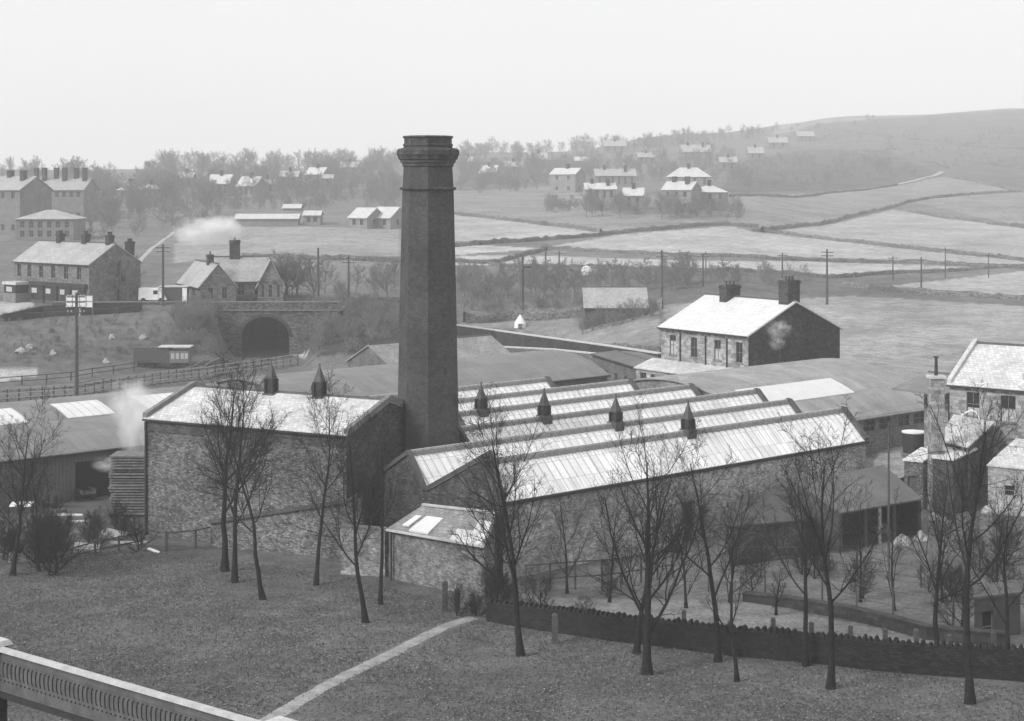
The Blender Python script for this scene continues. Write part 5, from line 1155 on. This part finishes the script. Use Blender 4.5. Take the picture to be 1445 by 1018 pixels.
def woodland(name, label, region, n, h0, h1, seed=0):
    gen = random.Random(seed + 50); pts = [g for _, g in feet(region, n, gen)]
    for j, proto_ in enumerate(WK):
        sel = pts[j::3]; me = bpy.data.meshes.new(name); me.from_pydata([tuple(p) for p in sel], [], []); o = bpy.data.objects.new(name, me); COL.objects.link(o)
        tag(o, label, name, kind='stuff')
        ng = bpy.data.node_groups.new(name, 'GeometryNodeTree'); ng.interface.new_socket('Geometry', in_out='INPUT', socket_type='NodeSocketGeometry'); ng.interface.new_socket('Geometry', in_out='OUTPUT', socket_type='NodeSocketGeometry')
        L = ng.links; gi = ng.nodes.new('NodeGroupInput'); go = ng.nodes.new('NodeGroupOutput'); ip = ng.nodes.new('GeometryNodeInstanceOnPoints'); oi = ng.nodes.new('GeometryNodeObjectInfo')
        oi.inputs['Object'].default_value = proto_; oi.inputs['As Instance'].default_value = True
        rs = ng.nodes.new('FunctionNodeRandomValue'); rs.data_type = 'FLOAT_VECTOR'; rs.inputs[0].default_value = (h0 / 10 * 1.0, h0 / 10 * 1.0, h0 / 10); rs.inputs[1].default_value = (h1 / 10 * 1.15, h1 / 10 * 1.15, h1 / 10); rs.inputs['Seed'].default_value = seed + j
        rr_ = ng.nodes.new('FunctionNodeRandomValue'); rr_.data_type = 'FLOAT_VECTOR'; rr_.inputs[0].default_value = (-.06, -.06, 0); rr_.inputs[1].default_value = (.06, .06, 6.28); rr_.inputs['Seed'].default_value = seed + j + 9
        L.new(gi.outputs[0], ip.inputs['Points']); L.new(oi.outputs['Geometry'], ip.inputs['Instance']); L.new(rr_.outputs[0], ip.inputs['Rotation']); L.new(rs.outputs[0], ip.inputs['Scale']); L.new(ip.outputs[0], go.inputs[0])
        md = o.modifiers.new('wood', 'NODES'); md.node_group = ng
woodland('woodland', 'dense bare wood covering the slope behind the left villas', [(118, 300), (300, 290), (480, 282), (562, 290), (562, 248), (200, 250), (118, 262)], 270, 4, 9.5, 1)
woodland('woodland', 'wood along the skyline left of the mill chimney', [(190, 252), (562, 246), (562, 234), (250, 238)], 110, 6, 14, 2)
woodland('undergrowth', 'bare undergrowth on the slope above the shops and station', [(110, 345), (240, 330), (330, 302), (480, 290), (480, 280), (110, 295)], 80, 2.5, 5, 3)
woodland('woodland', 'wood on the slope right of the mill chimney', [(645, 275), (760, 270), (840, 262), (840, 232), (645, 240)], 130, 4, 9, 4)
woodland('woodland', 'wood along the skyline right of the mill chimney', [(645, 225), (900, 214), (1080, 196), (1080, 188), (900, 202), (645, 214)], 160, 4, 11, 5)
woodland('woodland', 'garden trees massed around the villas', [(760, 262), (1045, 262), (1060, 225), (820, 226)], 120, 4, 8, 6)
woodland('undergrowth', 'garden hedges and bushes below the villas', [(770, 300), (830, 300), (1045, 312), (1050, 294), (940, 302), (770, 285)], 90, 2, 4.5, 7)
woodland('woodland', 'thin wood on the dark right hillside', [(1040, 270), (1170, 268), (1300, 250), (1240, 214), (1060, 222)], 110, 3, 5.5, 8)
woodland('undergrowth', 'gorse and small thorns over the upper right hillside', [(1080, 196), (1445, 182), (1445, 240), (1330, 236), (1250, 212)], 100, 1.5, 3.5, 9)
woodland('undergrowth', 'scrub behind the field barn', [(650, 412), (1160, 404), (1160, 392), (900, 384), (650, 386)], 90, 1.5, 3.5, 10)
woodland('undergrowth', 'scrub along the railway foot below the field barn', [(650, 446), (930, 440), (930, 432), (650, 434)], 50, 1.2, 2.6, 11)
woodland('undergrowth', 'scrub on the railway bank right of the bridge', [(425, 508), (480, 505), (562, 480), (562, 430), (440, 430)], 60, 1.5, 3.4, 12)
woodland('undergrowth', 'faint thickets on the wide slope below the left wood', [(110, 300), (560, 296), (560, 282), (110, 285)], 90, 2, 5, 15)
woodland('undergrowth', 'rough brambles over the bank below the shops', [(0, 512), (200, 508), (240, 500), (240, 445), (0, 452)], 110, .5, 1.4, 14)
woodland('undergrowth', 'brambles on the embankment', [(240, 505), (335, 500), (335, 440), (240, 440)], 60, 1.2, 3.4, 13)
wood([(120, 290), (480, 290), (560, 268), (560, 246), (200, 250), (120, 262)], 16, 7, 11, 'bare tree in the wood behind the left villas', 'trees of the wood behind the left villas')
wood([(150, 330), (330, 300), (330, 282), (120, 300)], 16, 6, 10, 'bare tree on the slope above the shops and station', 'trees on the slope above the shops')
wood([(0, 262), (140, 268), (140, 250), (0, 250)], 10, 8, 13, 'bare tree behind the big institution', 'trees behind the big institution')
wood([(230, 246), (570, 244), (570, 236), (230, 240)], 12, 9, 16, 'tall bare tree on the skyline left of the mill chimney', 'skyline trees left of the chimney')
wood([(650, 262), (830, 262), (830, 235), (650, 238)], 10, 9, 14, 'bare tree on the slope behind the white gabled villa', 'trees behind the white gabled villa')
wood([(650, 216), (900, 206), (1060, 196), (1060, 204), (900, 222), (650, 230)], 12, 8, 13, 'bare tree on the skyline right of the mill chimney', 'skyline trees right of the chimney')
wood([(840, 255), (1040, 250), (1040, 222), (840, 226)], 10, 8, 12, 'bare tree on the slope above the villas', 'trees above the villas')
wood([(815, 310), (1040, 312), (1050, 296), (990, 300), (815, 296)], 20, 5, 8, 'bare tree in the gardens below the villas', 'trees below the villas')
wood([(1040, 268), (1280, 256), (1240, 220), (1050, 232)], 10, 5, 9, 'bare tree on the dark right hillside', 'trees on the dark right hillside')
wood([(1000, 190), (1240, 172), (1240, 178), (1000, 198)], 10, 4, 8, 'small bare tree on the right skyline', 'small trees on the right skyline')
wood([(430, 500), (480, 500), (562, 470), (562, 440), (480, 420), (440, 440)], 16, 2.2, 4.5, 'dark bare bush in the thicket between bridge and chimney', 'bushes between the bridge and the chimney', True)
wood([(500, 420), (562, 425), (562, 400), (500, 404)], 7, 4, 6.5, 'bare tree above the thicket left of the chimney', 'trees above the thicket left of the chimney')
wood([(650, 440), (760, 432), (820, 430), (820, 410), (650, 408)], 18, 4, 7.5, 'bare tree in the copse left of the field barn', 'trees of the copse by the field barn')
for k, px in enumerate((822, 836, 850, 863, 878, 892, 906, 920)): far_tree(GX(px, 234 + (k % 3)), 2.6 + .5 * (k % 3), 'dark bush screening the front of the field barn, ' + ('leftmost' if k == 0 else ORD[k] + ' from the left'), 'bushes before the field barn', True, cnt); cnt += 1
wood([(820, 412), (1060, 412), (1060, 398), (820, 400)], 14, 3.5, 6, 'bare tree in the belt behind the field barn', 'trees in the belt behind the field barn')
wood([(135, 432), (205, 428), (205, 420), (135, 422)], 5, 5, 7, 'bare tree beside the gable of the shops', 'trees beside the shops')
wood([(395, 425), (470, 425), (470, 405), (395, 408)], 7, 4, 7, 'bare tree right of the station building', 'trees right of the station')
wood([(240, 480), (330, 480), (330, 455), (240, 455)], 8, 2, 4, 'low bush on the embankment left of the bridge arch', 'bushes on the railway embankment', True)
wood([(20, 510), (230, 500), (230, 455), (20, 460)], 14, .8, 1.8, 'low scrub bush on the railway embankment below the shops', 'scrub bushes below the shops', True)
wood([(0, 822), (80, 812), (80, 770), (0, 775)], 12, 2.2, 4.2, 'tangled bare bush in the thicket at the left edge', 'bushes in the left edge thicket', True)
wood([(80, 800), (200, 778), (200, 745), (80, 760)], 9, 1.6, 2.8, 'tangled bare bush around the rubbish heap', 'bushes around the rubbish heap', True)
wood([(1060, 838), (1300, 850), (1300, 790), (1080, 780)], 7, 1.4, 2.8, 'rank bush in the yard behind the inner wall', 'bushes in the mill yard', True)
wood([(1300, 900), (1445, 905), (1445, 790), (1310, 780)], 8, 1.8, 3.6, 'rank bush in the gardens around the dark hut', 'bushes around the dark hut', True)
wood([(700, 868), (950, 880), (950, 820), (720, 840)], 7, 1.2, 2.6, 'rank bush behind the boundary wall near the mill front', 'bushes along the mill front', True)
wood([(640, 876), (700, 880), (710, 850), (650, 850)], 5, 1.5, 3, 'tangled bush at the head of the footpath', 'bushes at the head of the footpath', True)

# ------------------------------------------------------------------ things lying in the yards
M_timber_mid = plain('weathered_boards', .15, .4, 3, .9)
def plank_stack():
    b = PD(186, 728, 116.5); t = thing('timber_stack', 'tall stack of sawn timber boards against the stone shed corner', 'timber stack', (b.x, b.y, H1(b.x, b.y))); rr = random.Random(2)
    for k in range(22):
        z = k * .2; m = MB(); x0 = -1.3 + rr.uniform(-.12, .1)
        m.box(x0, 2.2, -1.2 + rr.uniform(-.1, .1), 1.2, z, z + .11); m.build('board', M_timber_mid if k > 13 or k % 3 == 0 else M_coping, t)
        if k < 21:
            s = MB()
            for x in (-1.0, 0, 1): s.box(x, x + .15, -1.05, 1.1, z + .111, z + .199)
            s.build('bearer', M_wood, t)
plank_stack()
rr = random.Random(11)
def loose(px, py, l, w, h, rz, tilt, label, mat=None, name='plank'):
    g = G(px, py); o = MB().hexa([(-l / 2, -w / 2, 0), (l / 2, -w * .4, 0), (l / 2, w / 2, 0), (-l / 2, w * .45, 0)], [(-l / 2, -w / 2, h), (l / 2, -w * .4, h), (l / 2, w / 2, h * .9), (-l / 2, w * .45, h)]).build(name, mat or M_wood_pale)
    o.location = g + Vector((0, 0, .05)); o.rotation_euler = (tilt, tilt * .5, rz); return tag(o, label, name.replace('_', ' '))
loose(182, 768, 2.4, .5, .07, .5, .2, 'pale plank lying on the rubbish heap by the fence corner')
loose(122, 778, 1.6, .9, .3, .2, .3, 'pale torn sheet on the rubbish heap', M_coping_pale, 'sheet')
loose(160, 758, 1.8, 1.0, .25, -.3, .25, 'bright sheet on top of the rubbish heap', M_coping_pale, 'sheet')
loose(98, 729, 1.8, .25, .12, .1, .05, 'white beam lying in the yard before the curved shed', M_white, 'beam')
loose(113, 738, 1.4, .18, .12, .4, .05, 'short pale beam below the white beam', M_white, 'beam')
loose(30, 792, 1.5, .9, .6, .2, .2, 'pale slab half hidden in the left thicket', M_coping_pale, 'slab')
loose(217, 779, 1.0, .2, .08, -.6, .3, 'short bright bent strip by the fence corner', M_white, 'strip')
cf = G(30, 722); cft = thing('cold_frame', 'low glazed cold frame with white panes in the left yard', 'cold frame', cf); MB().box(-.8, .8, -.5, .5, -.1, .4).build('box', M_wood, cft)
for x in (-.55, 0, .55): MB().hexa([(x - .22, -.45, .42), (x + .22, -.45, .42), (x + .22, .45, .6), (x - .22, .45, .6)], [(x - .22, -.45, .45), (x + .22, -.45, .45), (x + .22, .45, .63), (x - .22, .45, .63)]).build('pane', M_white, cft)
wg = thing('goods_wagon', 'weathered goods wagon standing below the embankment', 'wagon', GX(228, 204)); 
MB().box(-3.3, 1.2, -1, 1, .7, 2.6).build('body', M_wood, wg); MB().box(1.21, 3.6, -1, 1, .7, 2.2).build('end_body', M_frame, wg); MB().box(-.2, 3.8, -1.15, 1.15, 2.61, 2.75).build('roof', M_coping_pale, wg)
for x in (1.6, 2.2, 2.8, 3.3):
    MB().box(x - .2, x + .2, -1.05, -1.01, 1.2, 1.9).build('side_window', M_blind, wg)
for x in (-2.4, -1.2, 1.6, 2.8):
    for s in (-1, 1): o = MB().lathe(0, 0, [(.45, -.06), (.45, .06)], 14).build('wheel', M_iron, wg); o.rotation_euler = (math.pi / 2, 0, 0); o.location = (x, s * .75, .45)
HEAPL = ['largest pale heap of stones at the left of the embankment', 'small pale heap just right of the largest embankment heap', 'pale stones high on the embankment left of the wagon roof', 'pale stones high on the embankment above the wagon', 'small pale heap below the largest embankment heap', 'pale stones at the foot of the embankment left of the wagon',
 'pale rubbish heap under the open shed eaves', 'rubbish heap in the yard right of the open shed posts', 'pale heap below the white-roofed outbuilding', 'smaller pale heap below the white-roofed outbuilding', 'tall pale heap close under the white-roofed outbuilding wall', 'low rubbish heap in the middle of the yard', 'small pale heap inside the open shed', 'pale heap beneath the pale outbuilding at the right edge']
for i, (px, py, r_) in enumerate([(30, 497, .9), (42, 492, .6), (158, 478, .5), (202, 478, .6), (75, 500, .5), (150, 512, .5), (1245, 752, .7), (1272, 768, .6), (1318, 735, .6), (1334, 742, .5), (1340, 710, .7), (1300, 762, .5), (1215, 742, .5), (1395, 725, .6)]):
    g = G(px, py); m = MB(); r2_ = random.Random(i); m.lathe(0, 0, [(r_ * .9, -.2), (r_, .1), (r_ * .6, .4), (.1, .55)], 7)
    m.v = [(x + r2_.uniform(-.2, .2) * r_, y + r2_.uniform(-.2, .2) * r_, z + r2_.uniform(-.1, .1)) for x, y, z in m.v]
    o = m.build('rubble_heap', M_scree); o.location = g; tag(o, HEAPL[i], 'heap', 'heaps on the embankment' if py < 600 else 'heaps in the yard')

def handcart(px, py, rz, label):
    g = G(px, py); t = thing('handcart', label, 'cart', g, rz); b = MB().box(-.9, .9, -.5, .5, .55, .62).box(-.9, .9, -.53, -.501, .62, .9).box(-.9, .9, .501, .53, .62, .9).build('bed', M_wood, t)
    for s_ in (-1, 1):
        w = MB(); n = 12
        for i in range(n):
            a, b_ = 2 * math.pi * i / n, 2 * math.pi * (i + 1) / n; w.beam((.45 * math.cos(a), 0, .45 * math.sin(a)), (.45 * math.cos(b_), 0, .45 * math.sin(b_)), .06, .06, up=(0, 1, 0))
            if i % 2 == 0: w.beam((0, 0, 0), (.43 * math.cos(a), 0, .43 * math.sin(a)), .04, .04, up=(0, 1, 0))
        o = w.build('wheel', M_iron, t); o.location = (0, s_ * .6, .45); MB().beam((.9, s_ * .4, .6), (2.0, s_ * .35, .75), .06).build('shaft', M_wood, t)
handcart(1262, 690, .6, 'old handcart standing beside the thin yard pole')
handcart(120, 706, 2.2, 'small handcart in the dark yard before the curved shed')
for i, (px, py, lab) in enumerate([(66, 716, 'dark barrel left of the handcart in the left yard'), (76, 717, 'dark barrel between its neighbour and the handcart in the left yard'), (1322, 728, 'dark barrel below the small white-roofed store'), (1352, 722, 'dark barrel against the low white-roofed outbuilding')]):
    b = MB().lathe(0, 0, [(.24, -.05), (.3, .25), (.32, .45), (.3, .7), (.24, .95)], 14).build('barrel', M_iron); b.location = G(px, py); tag(b, lab, 'barrel', 'barrels in the yards'); MB().lathe(0, 0, [(.325, .38), (.33, .42), (.325, .5)], 14, cap=False).build('hoop', M_ridge, b)
# leaf litter and rough tufts over the park
PATHPX = [(335, 1035), (395, 1008), (460, 968), (530, 932), (600, 898), (640, 880), (668, 872)]
def litter(n, name, label, size, tone, poly, hgt_=.0, seed=1, tuft=False):
    r = np.random.default_rng(seed); xs = r.uniform(-36, 34, n * 3); ys = r.uniform(60, 118, n * 3); z = hgt(xs, ys)
    px = CX + F * xs / ys; py = HY + F * (HC - z) / ys; k = inpoly(px, py, poly)
    for a_, b_ in zip(PATHPX[:-1], PATHPX[1:]): t_ = np.clip(((px - a_[0]) * (b_[0] - a_[0]) + (py - a_[1]) * (b_[1] - a_[1])) / ((b_[0] - a_[0]) ** 2 + (b_[1] - a_[1]) ** 2), 0, 1); k &= np.hypot(px - a_[0] - t_ * (b_[0] - a_[0]), (py - a_[1] - t_ * (b_[1] - a_[1])) * 1.4) > 13 * r.uniform(.02, 1.1, n * 3) ** .5
    cl = np.sin(xs * .5 + 2) * np.cos(ys * .37) + .6 * np.sin(xs * 1.3) * np.sin(ys * .9); k &= r.uniform(-1.2, 1.5, n * 3) < cl + .7; idx = np.nonzero(k)[0][:n]
    x, y, z = xs[idx], ys[idx], z[idx]; m = len(x); a = r.uniform(0, 6.28, m); s = size * r.uniform(.5, 1.4, m); dx, dy = np.cos(a) * s, np.sin(a) * s; t1 = r.uniform(-.5, .5, m) * s; t2 = r.uniform(-.5, .5, m) * s
    if tuft:
        c = np.stack([np.stack([x - dx * .4, y - dy * .4, z], 1), np.stack([x + dx * .4, y + dy * .4, z], 1), np.stack([x + dx * .2 + t1, y + dy * .2 + t2, z + s * 1.6], 1), np.stack([x - dx * .2 + t1, y - dy * .2, z + s * 1.6], 1)], 1)
    else:
        c = np.stack([np.stack([x - dx, y - dy, z + .03 + t1 * .5], 1), np.stack([x + dy * .6, y - dx * .6, z + .03 + t2 * .5], 1), np.stack([x + dx, y + dy, z + .03 - t1 * .5], 1), np.stack([x - dy * .6, y + dx * .6, z + .04 - t2 * .5], 1)], 1)
    c = c.reshape(-1, 3); f = np.arange(m * 4).reshape(-1, 4); o = mesh_np(name, c, f, tone, smooth=False); tag(o, label, name.replace('_', ' '), kind='stuff')
PARK = [(-10, 1030), (-10, 790), (200, 775), (480, 812), (680, 865), (1445, 975), (1460, 1030)]
litter(22000, 'fallen_leaves', 'pale fallen leaves scattered over the park grass', .05, plain('pale_leaf', .2, .4, 3), PARK, seed=1)
litter(26000, 'dark_leaves', 'dark fallen leaves matted over the park grass', .06, plain('dark_leaf', .035, .4, 3), PARK, seed=2)
litter(60000, 'rough_grass', 'rough tufts of winter grass over the park', .045, plain('grass_blade', .10, .5, 1.2), PARK, seed=3, tuft=True)

litter(7000, 'leaf_drift', 'drift of dark leaves along the left side of the footpath', .075, MATS['dark_leaf'], [(330, 1005), (400, 930), (540, 850), (690, 868), (520, 925), (420, 985)], seed=5)
litter(3500, 'pale_leaf_drift', 'pale leaves caught along the left side of the footpath', .06, MATS['pale_leaf'], [(330, 1005), (400, 950), (540, 870), (690, 868), (520, 925), (420, 985)], seed=6)
litter(9000, 'weeds', 'dark low weeds tufted over the park grass', .04, MATS['dark_leaf'], PARK, seed=7, tuft=True)

# ------------------------------------------------------------------ bridge parapet in the bottom left corner
def parapet():
    zt = 10.6; a = PZ(-60, 896, zt); b = PZ(384, 1024, zt); d = (b - a); d.z = 0; L = d.length; ang = math.atan2(d.y, d.x)
    t = thing('footbridge', 'cast-iron footbridge side with ornamented panel and pale handrail', 'bridge', (a.x, a.y, zt - 1.3), ang)
    MB().box(0, L, -.03, .03, .05, 1.2).build('panel', M_parapet, t)
    MB().hexa([(0, -.11, 1.201), (L, -.11, 1.201), (L, .11, 1.201), (0, .11, 1.201)], [(0, -.09, 1.3), (L, -.09, 1.3), (L, .09, 1.3), (0, .09, 1.3)]).build('handrail', M_parapet_rail, t)
    MB().box(0, L, -.09, .09, -.12, .049).build('bottom_flange', M_iron, t)
    MB().box(0, L, -.06, -.031, .98, 1.1).build('top_moulding', M_parapet, t)
    n = int(L / .19); orn = MB(); dots = MB()
    for i in range(n):
        x = .25 + i * .19
        if x > L - .2: break
        pts = [(x + .05 * math.cos(q) - .0, -.045, .70 + .21 * math.sin(q)) for q in np.linspace(1.0, 5.1, 9)]
        orn.tube(pts, .014, 5)
        dots.lathe(x + .03, 0, [(.0, 0)], 3, cap=False) if False else dots.box(x + .01, x + .05, -.055, -.03, .36, .40)
    orn.build('scroll_ornament', M_iron, t); dots.build('rivets', M_iron, t)
    MB().box(0, L, .031, 1.9, -.12, -.0).build('deck', M_wood, t)
    MB().box(0, L, 1.9, 1.96, -.12, 1.2).build('far_panel', M_parapet, t) if False else None
    for (nm, x) in (('pillar', 1.72), ('pillar', L + .25)):
        p = MB().box(x - .3, x + .3, -.32, .3, -9, 1.3).build(nm, M_gable, t)
        MB().hexa([(x - .42, -.45, 1.301), (x + .42, -.45, 1.301), (x + .42, .42, 1.301), (x - .42, .42, 1.301)], [(x - .34, -.36, 1.44), (x + .34, -.36, 1.44), (x + .34, .34, 1.44), (x - .34, .34, 1.44)]).build('cap', M_coping_pale, p)
    return t
parapet()

# ------------------------------------------------------------------ smoke, steam and haze
def smoke(name, label, blobs, dens, seed=0, scale=.5, lo=.44, hi=.66):
    m = bpy.data.materials.new(name); m.use_nodes = True; nt = m.node_tree
    for n in list(nt.nodes): nt.nodes.remove(n)
    out = N(nt, 'ShaderNodeOutputMaterial'); pv = N(nt, 'ShaderNodeVolumePrincipled'); nt.links.new(pv.outputs[0], out.inputs['Volume'])
    pv.inputs['Color'].default_value = (.97, .97, .97, 1); t = N(nt, 'ShaderNodeTexCoord')
    nz = noise(nt, t.outputs['Object'], scale, 5, .6)
    v = mapr(nt, nz, 0, dens, lo, hi); 
    # fade towards the edge of the puff
    g = N(nt, 'ShaderNodeTexGradient', gradient_type='SPHERICAL'); mp = N(nt, 'ShaderNodeMapping'); nt.links.new(t.outputs['Generated'], mp.inputs[0])
    mp.inputs['Location'].default_value = (-1, -1, -1); mp.inputs['Scale'].default_value = (2, 2, 2); nt.links.new(mp.outputs[0], g.inputs[0])
    nt.links.new(mul(nt, v, mapr(nt, g.outputs['Fac'], 0, 1, 0.02, .6)), pv.inputs['Density'])
    for i, (c, s) in enumerate(blobs):
        mb = MB(); prof = [(math.sin(q) * 1.0 + 1e-3, -math.cos(q)) for q in np.linspace(0.05, math.pi - .05, 9)]; mb.lathe(0, 0, prof, 14)
        o = mb.build(name, m); o.location = c; o.scale = s; tag(o, label if i == 0 else label + ', outer wisp', 'smoke', kind='stuff')
smoke('chimney_smoke', 'white smoke drifting left from the station chimney', [(PD(322, 322, 238), (2.2, 1.8, 2.2)), (PD(292, 326, 238), (6, 3, 2.6))], 1.6, scale=1.6, lo=.42, hi=.72)
smoke('steam', 'white steam blowing between the curved shed and the stone shed', [(PD(192, 600, 119), (1.7, 1.7, 2.9)), (PD(184, 568, 123), (2.2, 1.8, 2.2)), (PD(158, 655, 116.5), (1.8, 1.0, .7))], 1.5, scale=1.7, lo=.42, hi=.7)
smoke('chimney_smoke', 'small puff of smoke against the sooty gable of the stone house', [(PD(1098, 464, 154), (1.5, .8, 1.2)), (PD(1096, 484, 154), (1.0, .6, .8))], 1.1, scale=2.0, lo=.44)

def haze():
    m = bpy.data.materials.new('haze'); m.use_nodes = True; nt = m.node_tree
    for n in list(nt.nodes): nt.nodes.remove(n)
    out = N(nt, 'ShaderNodeOutputMaterial'); pv = N(nt, 'ShaderNodeVolumePrincipled'); nt.links.new(pv.outputs[0], out.inputs['Volume'])
    pv.inputs['Color'].default_value = (.96, .96, .96, 1); pv.inputs['Density'].default_value = HAZE
    o = MB().box(-2600, 2600, -120, 1900, -3, 125).build('haze', m); tag(o, 'even pale haze lying in the valley', 'haze', kind='stuff')
HAZE = .00053
haze()
